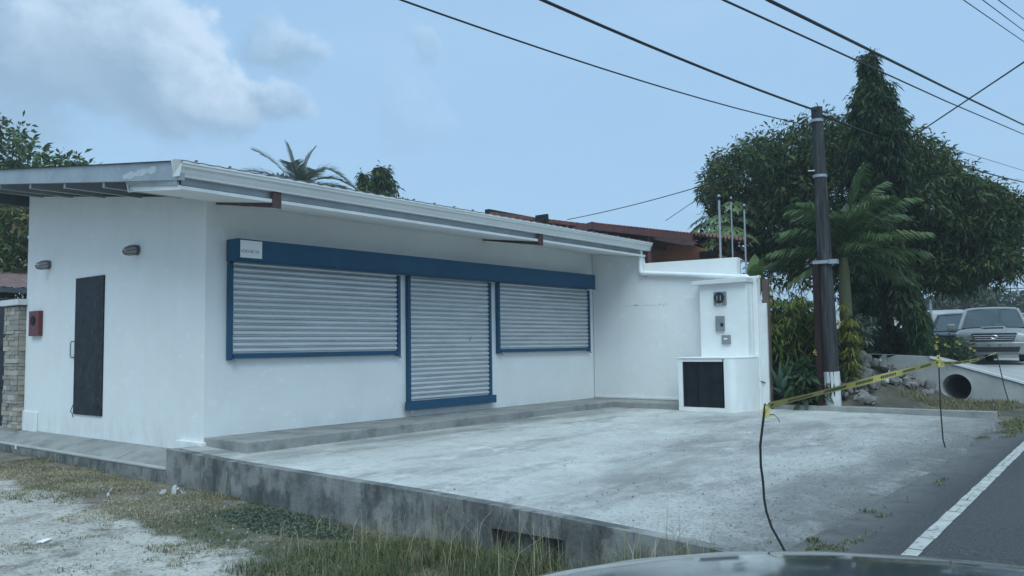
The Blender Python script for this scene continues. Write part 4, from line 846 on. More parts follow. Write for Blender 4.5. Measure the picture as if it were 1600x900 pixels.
# ------------------------------------------------------------------ vegetation
def unit_rand(n):
    a = rng.normal(size=(n, 3)); return nrm(a)
def leaf_geo(P, D, L, W, droop=0.2, up=None):
    n = len(P); S = nrm(np.cross(D, unit_rand(n) if up is None else up)); mid = P + D * (L * .45)[:, None]; tip = P + D * L[:, None] - np.array([0, 0, 1]) * (L * droop)[:, None]
    V = np.stack([P, mid + S * (W / 2)[:, None], tip, mid - S * (W / 2)[:, None]], 1).reshape(-1, 3)
    return V, np.arange(4 * n).reshape(n, 4)
def blob_pts(blobs, n, shell=0.55):
    """points spread through ellipsoids, thickest near the skin; dropped inside neighbouring ones"""
    vol = np.array([b[1][0] * b[1][1] + b[1][1] * b[1][2] + b[1][0] * b[1][2] for b in blobs]); cnt = (n * vol / vol.sum()).astype(int) + 1
    out = []
    for (c, r), k in zip(blobs, cnt):
        d = unit_rand(k); rad = (shell + (1.04 - shell) * rng.random(k) ** .6)[:, None]
        lump = (1 + .22 * (vnoise(d[:, 0] * 3 + c[0], d[:, 1] * 3 + d[:, 2] * 2 + c[1], 1.3, 4) - .5) * 2)[:, None]
        out.append(np.array(c) + d * rad * lump * np.array(r))
    return np.concatenate(out)
def foliage(name, parent, clumps, per, L, W, m, spread=.25, droop=.3, hang=.3, jitter=.3, out_from=None, tintbias=0.0):
    n = len(clumps); P = np.repeat(clumps, per, 0); N_ = len(P)
    ct = np.repeat(rng.random(n), per)
    D = unit_rand(N_); D[:, 2] -= hang
    if out_from is not None: D += .6 * nrm(P - np.asarray(out_from))
    D = nrm(D); P = P + D * spread * rng.random((N_, 1))
    V, F = leaf_geo(P, D, L * (1 + jitter * rng.normal(size=N_)).clip(.4, 1.8), W * (1 + .2 * rng.normal(size=N_)).clip(.4, 1.6), droop)
    t = np.clip(.55 * ct + .45 * rng.random(N_) + tintbias, 0, 1)
    return obj(name, np_mesh(name, V, F, m, t), parent)
def limbs(parent, base, fork, targets, r0, m=BARK, name='trunk'):
    mb = MB(); b, f = Vector(base), Vector(fork)
    mb.tube([b, b.lerp(f, .35) + Vector((.05, .03, 0)), b.lerp(f, .7) - Vector((.04, .02, 0)), f], [r0 * 1.25, r0, r0 * .9, r0 * .8], 10)
    for t in targets:
        t = Vector(t); mid = f.lerp(t, .5) + Vector((random.uniform(-.15, .15), random.uniform(-.15, .15), .15)) * (t - f).length * .3
        mb.tube([f - (f - b).normalized() * .1, f.lerp(mid, .6), mid, t], [r0 * .6, r0 * .42, r0 * .3, r0 * .1], 7)
        for _ in range(3):
            s = f.lerp(t, random.uniform(.4, .85)); e = s + Vector((random.uniform(-1, 1), random.uniform(-1, 1), random.uniform(-.2, .8))) * (t - f).length * .3
            mb.tube([s, s.lerp(e, .5) + Vector((0, 0, .05)), e], [r0 * .2, r0 * .13, r0 * .05], 5)
    return mb.build(name, m, parent, smooth=True)
MANGO = leafmat('mango_leaves', [(0, (.014, .030, .014)), (.35, (.034, .064, .024)), (.7, (.085, .125, .04)), (.9, (.15, .17, .06)), (1, (.22, .17, .08))], .5, .3, .22)
ASHOK = leafmat('drooping_tree_leaves', [(0, (.012, .030, .015)), (.5, (.028, .058, .022)), (.85, (.055, .088, .028)), (1, (.095, .12, .038))], .5, .3, .22)
PALML = leafmat('palm_leaflets', [(0, (.035, .065, .024)), (.6, (.075, .125, .042)), (.9, (.13, .18, .065)), (1, (.27, .28, .15))], .45, .3)
PALMG = leafmat('silver_palm_leaflets', [(0, (.08, .115, .09)), (.6, (.15, .195, .15)), (1, (.26, .30, .24))], .45, .35)
CROT = leafmat('croton_leaves', [(0, (.045, .085, .028)), (.5, (.11, .16, .04)), (.8, (.22, .235, .045)), (1, (.40, .34, .07))], .45, .35)
AGAV = leafmat('agave_leaf', [(0, (.08, .145, .105)), (1, (.14, .215, .155))], .5, .05)
BUSHG = leafmat('bush_leaves', [(0, (.018, .042, .018)), (.6, (.04, .08, .028)), (1, (.085, .13, .05))], .45)
PAPAY = leafmat('papaya_leaves', [(0, (.08, .13, .05)), (.6, (.14, .20, .075)), (1, (.24, .29, .13))], .45)
BANAN = leafmat('banana_leaves', [(0, (.08, .14, .035)), (1, (.16, .23, .07))], .4, .35)
GREYG = leafmat('grey_green_leaves', [(0, (.06, .085, .06)), (1, (.15, .18, .13))], .5)
LTREE = leafmat('left_tree_leaves', [(0, (.032, .062, .024)), (.55, (.075, .12, .036)), (1, (.17, .215, .06))], .45)
FARG = leafmat('far_tree_leaves', [(0, (.03, .05, .03)), (.6, (.055, .08, .04)), (1, (.09, .12, .055))], .6)

# mango tree
mt = thing('mango_tree', 'broad dark mango tree spreading behind the utility pole', 'tree', (21.3, 5.6, .3)); mo_ = np.array([21.3, 5.6, .3])
mbl = [((21.7, 9.1, 5.75), (1.15, 1.1, 1.0)), ((21.6, 9.4, 4.9), (1.1, 1.0, 1.0)), ((21.4, 8.4, 4.4), (1.1, 1.2, 1.1)), ((20.8, 7.5, 5.65), (1.3, 1.1, 1.0)), ((20.9, 6.6, 5.9), (1.4, 1.1, .95)), ((20.9, 6.2, 4.9), (1.7, 1.6, 1.3)),
       ((20.6, 5.2, 5.1), (1.5, 1.1, 1.0)), ((20.9, 4.7, 4.6), (1.6, 1.1, 1.2)), ((21.4, 3.9, 4.1), (1.3, .9, .9)), ((21.7, 3.4, 3.75), (1.1, .6, .8)), ((21.7, 3.9, 3.4), (1.2, .95, .85)), ((21.5, 4.6, 3.2), (1.3, 1.0, .9)),
       ((21.8, 3.35, 2.85), (.8, .55, .45)), ((21.9, 4.3, 2.65), (1.0, .6, .4)), ((21.5, 8.3, 3.4), (.9, .9, .75)), ((21.8, 6.9, 3.6), (1.5, 1.5, 1.2)), ((22.4, 5.8, 3.2), (1.4, 1.6, 1.2)), ((20.4, 6.2, 5.7), (.9, .8, .6))]
mbl = [((np.array(c) - mo_), r) for c, r in mbl]
for c, r in list(mbl):
    for _ in range(4):
        d = unit_rand(1)[0]; d[2] = abs(d[2]) * .8 - .1; q = random.uniform(.25, .42); mbl.append((c + d * np.array(r) * random.uniform(.85, 1.02), (q * 1.2, q * 1.2, q)))
cl_ = blob_pts(mbl, 6000, .5)
foliage('crown', mt, cl_, 17, .15, .042, MANGO, .20, .25, .3)
limbs(mt, (0, 0, -.3), (-.1, .1, 1.9), [tuple(c) for c, r in mbl[:12]], .22)
# pale flower panicles on the mango, as fine twigs
PAN = leafmat('mango_panicles', [(0, (.14, .12, .07)), (1, (.28, .23, .15))], .8, .1)
top = cl_[(rng.random(len(cl_)) < .2) & (vnoise(cl_[:, 1] + cl_[:, 0], cl_[:, 2], 1.1, 88) > .5)]
foliage('panicles', mt, top, 7, .24, .014, PAN, .08, .3, -.5)
# drooping conical tree
at_ = thing('drooping_tree', 'tall pointed tree with drooping dark leaves, tip above the mango', 'tree', (19.3, 5.25, .3))
pts = []
for k in range(170):
    z = .6 + 6.75 * random.random() ** .9
    rad = float(np.interp(z, [.6, 1.2, 2.2, 3.2, 4.6, 5.3, 5.9, 6.4, 6.8, 7.1, 7.35], [.35, .65, .65, .42, .34, .54, .58, .34, .13, .05, .0]))
    a = random.uniform(0, 6.283); q = rad * random.uniform(.35, 1.0) ** .5; bulge = 1 + .22 * math.cos(a + 1.2) * (1 if 5 < z < 6.3 else 0)
    c = (q * bulge * math.cos(a), q * bulge * math.sin(a), z); r = .10 + .16 * min(1, rad) * random.random()
    for _ in range(9): pts.append((c[0] + random.gauss(0, r * .55), c[1] + random.gauss(0, r * .55), c[2] - abs(random.gauss(0, r * 1.6))))
for k in range(26):        # longer drooping side branches break the outline
    z = random.uniform(4.5, 6.9); a = random.choice((random.uniform(-2.6, -.6), random.uniform(0, 6.28))); L = random.uniform(.75, 1.25) * float(np.interp(z, [4.5, 5.6, 6.3, 6.9], [.6, .74, .55, .28]))
    for _ in range(11):
        q = random.uniform(.45, 1.0); pts.append((L * q * math.cos(a) + random.gauss(0, .05), L * q * math.sin(a) + random.gauss(0, .05), z - .5 * q * q * L - abs(random.gauss(0, .13))))
foliage('crown', at_, np.array(pts), 20, .14, .034, ASHOK, .12, .4, .9)
# right-hand drooping skirt branch
mb = MB().tube([(0, 0, -.2), (.02, .02, 1.0), (-.02, 0, 3), (0, .02, 7.2)], [.14, .12, .09, .02], 9)
for k in range(26):
    z = random.uniform(1.2, 6.2); a = random.uniform(0, 6.28); l = float(np.interp(z, [1, 3, 6.2], [.9, .7, .35])); mb.tube([(0, 0, z + .1), (math.cos(a) * l * .5, math.sin(a) * l * .5, z + .08), (math.cos(a) * l, math.sin(a) * l, z - .25)], [.022, .014, .006], 5)
mb.build('trunk', BARK, at_, smooth=True)
sk = []
for k in range(420):
    t = random.random(); sk.append((-.5 + random.uniform(-.3, .3), -.45 - .50 * t + random.uniform(-.12, .12), 2.75 - 1.55 * t ** 1.2 - random.random() ** 1.5 * (.45 + .5 * (1 - t))))
foliage('skirt', at_, np.array(sk), 24, .14, .030, ASHOK, .13, .4, 1.1, tintbias=.08)
MB().tube([(.0, 0, 2.9), (-.3, -.35, 2.85), (-.5, -.65, 2.2), (-.5, -.95, 1.3)], [.03, .025, .018, .008], 6).build('branch', BARK, at_, smooth=True)

def frond(parent, base, az, el, L, droop, m, nl=46, ll=.55, wd=.035, lhang=.35, name='frond', tint=.5):
    base = np.array(base, float); h = np.array([math.cos(az) * math.cos(el), math.sin(az) * math.cos(el), math.sin(el)]); side0 = np.array([-math.sin(az), math.cos(az), 0])
    def P(t): return base + h * L * t + np.array([math.cos(az), math.sin(az), 0]) * .18 * L * t * t * droop - np.array([0, 0, 1]) * droop * L * t * t
    V = []; F = []; T = []
    def quad(a, b, c, d, t): 
        i = len(V); V.extend([a, b, c, d]); F.append((i, i + 1, i + 2, i + 3)); T.append(t)
    ts = np.linspace(0, 1, 15)
    for a, b in zip(ts[:-1], ts[1:]):
        pa, pb = P(a), P(b); wa, wb = .03 * (1 - a) + .006, .03 * (1 - b) + .006; z = np.array([0, 0, .6])
        quad(pa - side0 * wa, pb - side0 * wb, pb + z * wb, pa + z * wa, .8); quad(pa + z * wa, pb + z * wb, pb + side0 * wb, pa + side0 * wa, .8); quad(pa - side0 * wa, pa + side0 * wa, pb + side0 * wb, pb - side0 * wb, .7)
    for i in range(nl):
        t = .12 + .87 * i / (nl - 1); p = P(t); tg = nrm(P(min(t + .02, 1.02)) - P(t - .02)); ln = ll * (math.sin(math.pi * (.12 + .80 * t)) ** .7) * random.uniform(.85, 1.1)
        for s in (-1, 1):
            d = nrm(tg * .75 + side0 * s * .75 + np.array([0, 0, .22 - .25 * random.random()])); d2 = nrm(d - np.array([0, 0, lhang + .5 * random.random() * lhang]))
            q1 = p + d * ln * .5; q2 = q1 + d2 * ln * .5; wv = nrm(np.cross(d, side0 * s + np.array([0, 0, 1.2]))) * wd * .5; tt = np.clip(tint + random.uniform(-.4, .45), 0, 1)
            quad(p - wv * .5, q1 - wv, q1 + wv, p + wv * .5, tt); quad(q1 - wv, q2 - wv * .15, q2 + wv * .15, q1 + wv, tt)
    return obj(name, np_mesh(name, np.array(V), np.array(F), m, T), parent)
# palm in front of the mango
pm = thing('palm_tree', 'green palm with arching fronds and a white painted trunk foot beside the pole', 'palm tree', (16.72, 5.2, .2))
MB().tube([(0, 0, -.2), (0, 0, .3), (.0, -.02, 1.3)], [.16, .14, .10], 12).build('trunk', PALMBARK, pm, smooth=True)
MB().tube([(0, 0, -.15), (0, 0, .62)], [.17, .148], 12).build('painted_foot', POLEP, pm, smooth=True)
MB().tube([(.0, -.02, 1.28), (.0, -.02, 1.4), (0, -.02, 2.25), (0, -.02, 2.56)], [.10, .125, .10, .07], 12).build('crownshaft', CROWNSH, pm, smooth=True)
for az, el, L, dr in ((112, 62, 2.2, .62), (135, 40, 1.9, .55), (150, 58, 2.2, .55), (125, 18, 1.7, .45), (95, 45, 1.9, .6), (105, 5, 1.6, .35), (70, 60, 2.1, .6), (40, 45, 1.8, .6), (0, 62, 2.2, .5), (-40, 50, 2.1, .55), (-55, 68, 2.5, .48), (-75, 52, 2.3, .50), (-80, 30, 2.0, .5), (-65, 10, 1.7, .35), (-110, 60, 2.2, .55), (-125, 30, 1.8, .55), (-150, 50, 2.0, .6), (180, 55, 2.0, .65), (-95, 76, 2.5, .35), (215, 20, 1.6, .5), (-50, -12, 1.3, .4), (130, -15, 1.2, .4)):
    frond(pm, (0, -.02, 2.55), R(az), R(min(82, el + 7)), L * (.86 if el < 50 else .98), dr * .8, PALML, 38, .60, .036, .7)
# silver-green palm behind the shop
pb_ = thing('palm_tree', 'grey green palm crown rising behind the shop roof', 'palm tree', (14.3, 19.3, -.3))
MB().tube([(0, 0, -.2), (.05, 0, 3), (0, 0, 5.95)], [.2, .15, .13], 12).build('trunk', PALMBARK, pb_, smooth=True)
for az, el, L, dr in ((140, 58, 1.55, .30), (150, 25, 1.35, .40), (128, 80, 1.2, .15), (160, 8, 1.3, .35), (-38, 66, 1.9, .80), (-32, 30, 1.35, .55), (-60, 5, 1.2, .5), (-100, 50, 1.1, .5), (-120, 25, 1.1, .5), (100, 40, 1.1, .5), (60, 30, 1.1, .5), (20, 60, 1.1, .5), (-140, 62, 1.2, .5), (190, 35, 1.2, .5), (-45, 48, 1.5, .7), (145, 42, 1.4, .4), (-70, 25, 1.2, .5), (120, 15, 1.3, .45), (-20, 80, 1.3, .3)):
    frond(pb_, (0, 0, 5.85), R(az), R(el), L * 1.35, dr, PALMG, 44, .50, .028, .10)
# two young conical trees behind the shop
for (x, y, zt, r, n), lab in zip(((17.0, 19.65, 6.55, .45, 90), (17.4, 19.3, 6.75, .85, 260)), ('thin leafy treetop behind the shop roof, the smaller of the two', 'pointed treetop behind the shop roof, the bushier of the two')):
    t = thing('young_tree', lab, 'tree', (x, y, -.2)); H = zt + .2
    p = [(q * math.cos(a), q * math.sin(a), z) for z, a, f in ((H - 2.6 * random.random() ** 1.3, random.uniform(0, 6.28), random.random() ** .5) for _ in range(n)) for q in (f * r * min(1, .08 + (H - z) / 1.15),)]
    foliage('crown', t, np.array(p), 14, .2, .05, ASHOK, .16, .4, .9, tintbias=.15)
    MB().tube([(0, 0, -.2), (.03, 0, H * .6), (0, 0, H - .05)], [.1, .07, .015], 8).build('trunk', BARK, t, smooth=True)
# left tree behind the yard
lt = thing('shade_tree', 'bright green leafy tree at the left behind the yard gate', 'tree', (9.75, 30.2, -.45))
lb = [((0.6, .0, 8.1), (1.5, 1.5, 1.1)), ((2.2, -1.0, 7.4), (1.3, 1.3, .8)), ((-1.0, .5, 8.8), (1.8, 1.8, 1.2)), ((.8, -.4, 6.6), (2.2, 1.8, 1.2)), ((2.6, -1.2, 6.3), (1.2, 1.0, .7)), ((-1.5, 0, 6.8), (2.2, 2, 1.6)), ((-.6, .2, 5.2), (2.3, 2.0, 1.1)), ((-.4, 0, 4.0), (2.2, 2.0, .9))]
foliage('crown', lt, blob_pts(lb, 1500, .45), 13, .24, .10, LTREE, .34, .2, .15)
limbs(lt, (0, 0, -.3), (-.2, 0, 3.4), [c for c, r in lb], .25)
l2 = thing('shade_tree', 'darker tree low behind the red tiled roof at the left edge', 'tree', (9.6, 27.5, -.1))
lb = [((0, 0, 3.9), (2.0, 1.5, 1.0)), ((-1.6, .6, 4.6), (1.8, 1.5, 1.2)), ((.6, -.2, 4.9), (1.4, 1.2, .9))]
foliage('crown', l2, blob_pts(lb, 700, .4), 13, .22, .09, MANGO, .3, .2, .15, tintbias=.2)
limbs(l2, (0, 0, -.3), (0, 0, 2.6), [c for c, r in lb], .16)
# papaya: lobed leaves on long stalks
pp = thing('papaya_tree', 'papaya tree with lobed leaves above the rust red roof', 'papaya tree', (20.7, 9.35, .2))
MB().tube([(0, 0, -.2), (.02, .03, 2), (0, 0, 3.7)], [.11, .09, .07], 10).build('trunk', PALMBARK, pp, smooth=True)
def palmate(parent, base, az, el, st, r, m, nm='leaf'):
    b = np.array(base, float); h = np.array([math.cos(az) * math.cos(el), math.sin(az) * math.cos(el), math.sin(el)]); c = b + h * st; V = []; F = []; T = []
    nrmv = nrm(np.array([math.cos(az) * .55, math.sin(az) * .55, .8])); fw = nrm(h - nrmv * (h @ nrmv)); sd_ = np.cross(nrmv, fw)
    def q(*p):
        i = len(V); V.extend(p); F.append((i, i + 1, i + 2, i + 3)); T.append(min(1, max(0, random.gauss(.5, .25))))
    s = np.array([.012, 0, 0]); s2 = np.array([0, .012, 0]); q(b - s, c - s, c + s, b + s); q(b - s2, c - s2, c + s2, b + s2)
    for k in range(7):
        a = R(-135 + 45 * k); d = fw * math.cos(a) + sd_ * math.sin(a); e = np.cross(nrmv, d); rr = r * (1 - .22 * abs(k - 3) / 3) * random.uniform(.85, 1.1); dz = np.array([0, 0, -1]) * rr * .28
        q(c, c + d * rr * .45 + e * rr * .13, c + d * rr * .7 + dz * .4, c + d * rr * .45 - e * rr * .13)
        for sg in (-1, 1):
            q(c + d * rr * .42, c + d * rr * .62 + e * sg * rr * .26 + dz * .4, c + d * rr * .75 + e * sg * rr * .22 + dz * .6, c + d * rr * .68 + dz * .4)
        q(c + d * rr * .62 + dz * .3, c + d * rr * .78 + e * rr * .08 + dz * .55, c + d * rr + dz, c + d * rr * .78 - e * rr * .08 + dz * .55)
    return obj(nm, np_mesh(nm, np.array(V), np.array(F), m, T), parent)
for k in range(34):
    palmate(pp, (0, 0, 3.45 + .3 * random.random()), R(k * 137.5), R(random.uniform(-8, 55)), random.uniform(.55, 1.15), random.uniform(.36, .48), PAPAY)
for k in range(4):
    a = k * 1.6; MB().tube([(.09 * math.cos(a), .09 * math.sin(a), 3.42), (.13 * math.cos(a), .13 * math.sin(a), 3.32), (.14 * math.cos(a), .14 * math.sin(a), 3.2), (.13 * math.cos(a), .13 * math.sin(a), 3.1)], [.02, .075, .085, .02], 8).build('fruit', mat('papaya_fruit', (.04, .075, .03)), pp, smooth=True)
# banana plant
bp = thing('banana_plant', 'banana plant with upright pale leaves between the wall and the croton', 'banana plant', (16.6, 7.0, .1))
MB().tube([(0, 0, -.2), (0, 0, 1.0), (.02, 0, 1.9)], [.1, .085, .05], 10).build('trunk', CROWNSH, bp, smooth=True)
def blade(parent, base, az, el, L, W, droop, m, nm='leaf', n=9, fold=.25, prof=None, t=.5):
    b = np.array(base, float); hz = np.array([math.cos(az), math.sin(az), 0]); sd_ = np.array([-math.sin(az), math.cos(az), 0]); V = []; F = []; T = []
    for i in range(n + 1):
        k = i / n; p = b + hz * (math.cos(el) * L * k) + np.array([0, 0, 1]) * (math.sin(el) * L * k - droop * L * k * k); ww = W * (prof(k) if prof else math.sin(math.pi * min(1, .08 + .92 * k)) ** .7) * .5
        V += [p + sd_ * ww + np.array([0, 0, fold * ww]), p, p - sd_ * ww + np.array([0, 0, fold * ww])]
    for i in range(n):
        a = 3 * i; F += [(a, a + 1, a + 4, a + 3), (a + 1, a + 2, a + 5, a + 4)]; T += [np.clip(t + random.uniform(-.3, .3), 0, 1)] * 2
    return obj(nm, np_mesh(nm, np.array(V), np.array(F), m, T, smooth=True), parent)
for az, el, L, dr in ((10, 78, 1.3, .1), (130, 68, 1.3, .3), (215, 74, 1.15, .2), (-60, 64, 1.2, .35), (80, 60, 1.2, .5), (180, 50, 1.0, .5), (-100, 78, 1.25, .15)):
    blade(bp, (0, 0, 1.75), R(az), R(el), L, .36, dr, BANAN)
# croton shrubs: bundles of thin stems with tufts of strap leaves
def croton(loc, H, r, n, lab, bias):
    t = thing('croton_shrub', lab, 'shrub', loc); mb = MB(); tuft = []
    for k in range(n):
        a = random.uniform(0, 6.28); q = r * math.sqrt(random.random()); h = H * random.uniform(.55, 1.0) * (1 - .25 * (q / r) ** 2); x, y = q * math.cos(a), q * math.sin(a)
        mb.tube([(x * .35, y * .35, -.1), (x * .7, y * .7, h * .5), (x, y, h)], [.016, .012, .006], 5)
        for z in np.arange(h, h * .25, -.26): f = z / h; tuft.append((x * (.35 + .65 * f), y * (.35 + .65 * f), z))
    mb.build('stems', BARK, t); tuft = np.array(tuft); n2 = len(tuft); per = 20; P = np.repeat(tuft, per, 0); D = unit_rand(n2 * per); D[:, 2] = np.abs(D[:, 2]) * .9 + .05; D = nrm(D)
    L = .27 * (1 + .25 * rng.normal(size=len(P))).clip(.5, 1.5); W = np.full(len(P), .030); S = nrm(np.cross(D, [0, 0, 1.0])); m1 = P + D * (L * .5)[:, None]; tip = m1 + nrm(D * [1, 1, .0] - np.array([0, 0, .8])) * (L * .55)[:, None]
    V = np.stack([P, m1 + S * (W / 2)[:, None], m1 - S * (W / 2)[:, None], tip], 1).reshape(-1, 3); i0 = np.arange(len(P)) * 4
    F = np.concatenate([np.stack([i0, i0 + 1, i0 + 2], 1), np.stack([i0 + 1, i0 + 3, i0 + 2], 1)])
    hz = np.repeat(tuft[:, 2] / H, per); T = np.clip(bias + .35 * hz + .5 * (rng.random(len(P)) - .45), 0, 1); T = np.concatenate([T, T])
    obj('foliage', np_mesh('foliage', V, F, CROT, T), t); return t
croton((16.05, 6.1, .0), 2.4, .8, 60, 'tall yellow green croton with thin strap leaves beside the white wall', .30)
croton((16.2, 5.55, .0), 1.75, .5, 26, 'denser croton just left of the rusty post', .20)
croton((16.35, 5.0, .1), 1.75, .22, 9, 'narrow orange yellow croton peeking out right of the utility pole', .55)
# agave and low bushes
ag = thing('agave', 'grey green agave with pointed leaves at the foot of the pillar', 'agave', (15.40, 6.0, .04))
for k in range(30):
    blade(ag, (0, 0, .06), R(k * 137.5), R(12 + 70 * (k / 30) + random.uniform(-5, 5)), random.uniform(.70, .95), .13, .22 * (1 - k / 30), AGAV, n=5, fold=.6, prof=lambda k: (.7 + .6 * k if k < .35 else .91 * (1 - (k - .35) / .65) ** .8 + .02))
def bush(name, loc, r, n, lab, m, L=.13, W=.05, per=10, cat='shrub', bias=0):
    t = thing(name, lab, cat, loc); foliage('foliage', t, blob_pts([((0, 0, r[2] * .8), r)], n, .3), per, L, W, m, .12, .3, .2, tintbias=bias)
    mb = MB()
    for k in range(6): a = k * 1.05; mb.tube([(0, 0, -.1), (r[0] * .3 * math.cos(a), r[1] * .3 * math.sin(a), r[2] * .7), (r[0] * .6 * math.cos(a), r[1] * .6 * math.sin(a), r[2] * 1.3)], [.015, .011, .005], 5)
    mb.build('stems', BARK, t); return t
bush('leafy_bush', (15.55, 5.58, -.03), (.42, .42, .42), 120, 'low broad leaved bush between the agave and the rusty post', BUSHG, .2, .075)
bush('leafy_bush', (16.75, 4.95, 1.2), (.26, .3, .24), 70, 'pale grey green sprig growing on the palm trunk', GREYG, .10, .04)
bush('leafy_bush', (15.9, 6.35, .0), (.5, .45, .6), 150, 'dark low bush under the tall croton', BUSHG, .2, .06, bias=-.2)
bush('leafy_bush', (17.4, 6.7, .1), (.8, .9, 1.05), 420, 'tall dark shrub filling the gap behind the croton', BUSHG, .2, .06, bias=-.05)
fl = bush('flower_bush', (21.6, 4.75, .55), (.9, .85, .36), 260, 'yellow flowering bush in front of the silver pickup', BUSHG, .14, .05, cat='flower bush')
FLOW = mat('yellow_petal', (.48, .42, .09)); mb = MB()
for k in range(34):
    d = Vector((-abs(random.gauss(.5, .4)), random.gauss(0, .7), abs(random.gauss(.35, .4)))).normalized(); c = Vector((d.x * .98, d.y * .93, .29 + d.z * .42))
    for j in range(5): b = j * 1.2566; e1 = Vector((-.5, math.cos(b), math.sin(b))) * .042; e = Vector((-.5, math.cos(b + .6), math.sin(b + .6))) * .034; mb.add([c, c + e1 * .6 - e * .3, c + e1, c + e], [(0, 1, 2, 3)])
tag(mb.build('flowers', FLOW, fl), kind='stuff')
# rocks round the drooping tree: one irregular boulder mesh per variant
rockm = []
for k in range(8):
    bm = bmesh.new(); bmesh.ops.create_icosphere(bm, subdivisions=2, radius=1); sd_ = k * 3.1
    pl_ = [(Vector(unit_rand(1)[0]), random.uniform(.45, .8)) for _ in range(11)]
    for v_ in bm.verts:
        for n_, d_ in pl_:
            e = v_.co.dot(n_) - d_
            if e > 0: v_.co -= n_ * e
        v_.co *= 1 + .12 * (float(vnoise(v_.co.x * 2 + sd_, v_.co.y * 2 + v_.co.z, 1.2, k)) - .5)
    me = bpy.data.meshes.new('rock'); bm.to_mesh(me); bm.free(); me.materials.append(ROCKL if k in (2, 6) else ROCKM); rockm.append(me)
for k in range(170):
    if k < 140: x = 15.62 + 2.35 * random.random() ** 1.1; y = 5.45 - random.random() ** .9 * (1.05 + .25 * math.sin(x * 3)) * (1 if x < 16.7 else .8)
    else: x = random.uniform(17.2, 17.95); y = random.uniform(3.85, 4.4)
    s = random.choice((.045, .06, .08, .10, .125)) * random.uniform(.8, 1.15); z = float(ground_z(x, y)) + s * .35 + .12 * math.exp(-((y - 4.9) ** 2) / .25)
    i = random.choice((0, 1, 3, 4, 5, 7) if random.random() < .82 else (2, 6)); pale = i in (2, 6)
    if pale: s *= .75
    o = obj('rock', rockm[i], None, (x, y, z), (random.uniform(0, 6), random.uniform(0, 6), random.uniform(0, 6)), (s * random.uniform(1, 1.35), s, s * random.uniform(.6, .85)))
    sz = 'small' if s < .065 else ('middling' if s < .1 else 'large'); zone = 'close to the white pole foot' if x < 16.35 else ('in the middle of the heap below the palm trunk' if x < 17.2 else ('at the back of the heap under the drooping tree' if k < 140 else 'by the ditch next to the ramp'))
    tag(o, '%s %s stone %s' % (sz, 'pale whitish' if pale else 'rough grey', zone), 'rock', '%s %s stones %s' % (sz, 'pale' if pale else 'grey', zone))
# white pipe lying behind the kerb
lp = MB().tube([(15.50, 5.93, .0), (15.50, 5.28, .0), (15.50, 5.23, -.003)], [.062, .062, .048], 14).build('plastic_pipe', PVC, None, smooth=True); tag(lp, 'short white plastic pipe lying on the kerb by the pole', 'pipe')
# garden fence behind the croton
gf = thing('garden_fence', 'dark iron garden fence on a low wall behind the croton', 'fence', (17.6, 6.4, 0))
MB().box((-.08, -.6, -.2), (.08, .9, 1.1)).build('low_wall', GREYW, gf)
for k in range(16): MB().tube([(0, -.55 + k * .095, 1.1), (0, -.55 + k * .095, 1.75)], .014, 5).build('bar', BLACKM, gf)
for z in (1.2, 1.68): MB().box((-.012, -.6, z), (.012, .9, z + .03)).build('rail', BLACKM, gf)

# ------------------------------------------------------------------ grass
GRASS = leafmat('dry_and_green_grass', [(0, (.06, .09, .036)), (.4, (.10, .125, .055)), (.6, (.19, .17, .09)), (.85, (.32, .27, .155)), (1, (.44, .385, .25))], .7, .2, .2)
def grass(name, P, H, W, tint, lab, lean=.5, segs=2):
    n = len(P); a = rng.random(n) * 6.283; d = np.stack([np.cos(a), np.sin(a), np.zeros(n)], 1); s = np.stack([-np.sin(a), np.cos(a), np.zeros(n)], 1); ln = (lean * rng.random(n))[:, None]; up_ = np.array([0, 0, 1.0]); H_ = H[:, None]; W_ = W[:, None]
    m1 = P + up_ * H_ * .55 + d * ln * H_ * .25; tp = P + up_ * H_ * (1 - .25 * ln) + d * ln * H_
    V = np.stack([P - s * W_ / 2, P + s * W_ / 2, m1 + s * W_ * .4, m1 - s * W_ * .4, tp], 1).reshape(-1, 3); i0 = np.arange(n) * 5
    F = np.concatenate([np.stack([i0, i0 + 1, i0 + 2], 1), np.stack([i0, i0 + 2, i0 + 3], 1), np.stack([i0 + 3, i0 + 2, i0 + 4], 1)])
    o = obj(name, np_mesh(name, V, F, GRASS, np.concatenate([tint] * 3))); tag(o, lab, 'grass', kind='stuff'); return o
def gz(x, y): return ground_z(x, y) + ground_noise(x, y)
# short turf patches in the yard
n = 90000; x = 5.38 - 3.0 * rng.random(n) ** 1.25; y = rng.uniform(4.2, 13.5, n)
dd = 5.4 - x; den = vnoise(x, y, 1.5, 21) * .65 + vnoise(x, y, 6, 22) * .45 + .10 * (rng.random(n) - .5)
thr = .47 + .10 * sst(.7, 1.5, dd + .05 * (y - 9)) + .16 * sst(1.2, 2.2, dd) - .22 * sst(6.6, 5.2, y)
k = den > thr; x, y = x[k], y[k]; n = len(x); browny = .6 * vnoise(x, y, .8, 31) + .4 * vnoise(x, y, 4, 33)
gt_ = np.clip(.28 + 1.8 * (browny - .45) + .38 * sst(7.6, 9.6, y) + .5 * (rng.random(n) - .45), 0, 1)
grass('short_grass', np.stack([x, y, gz(x, y) - .004], 1), .012 + .04 * rng.random(n) ** 2.5, .004 + .004 * rng.random(n), gt_, 'short patchy yard grass, part green and part dry', 2.2)
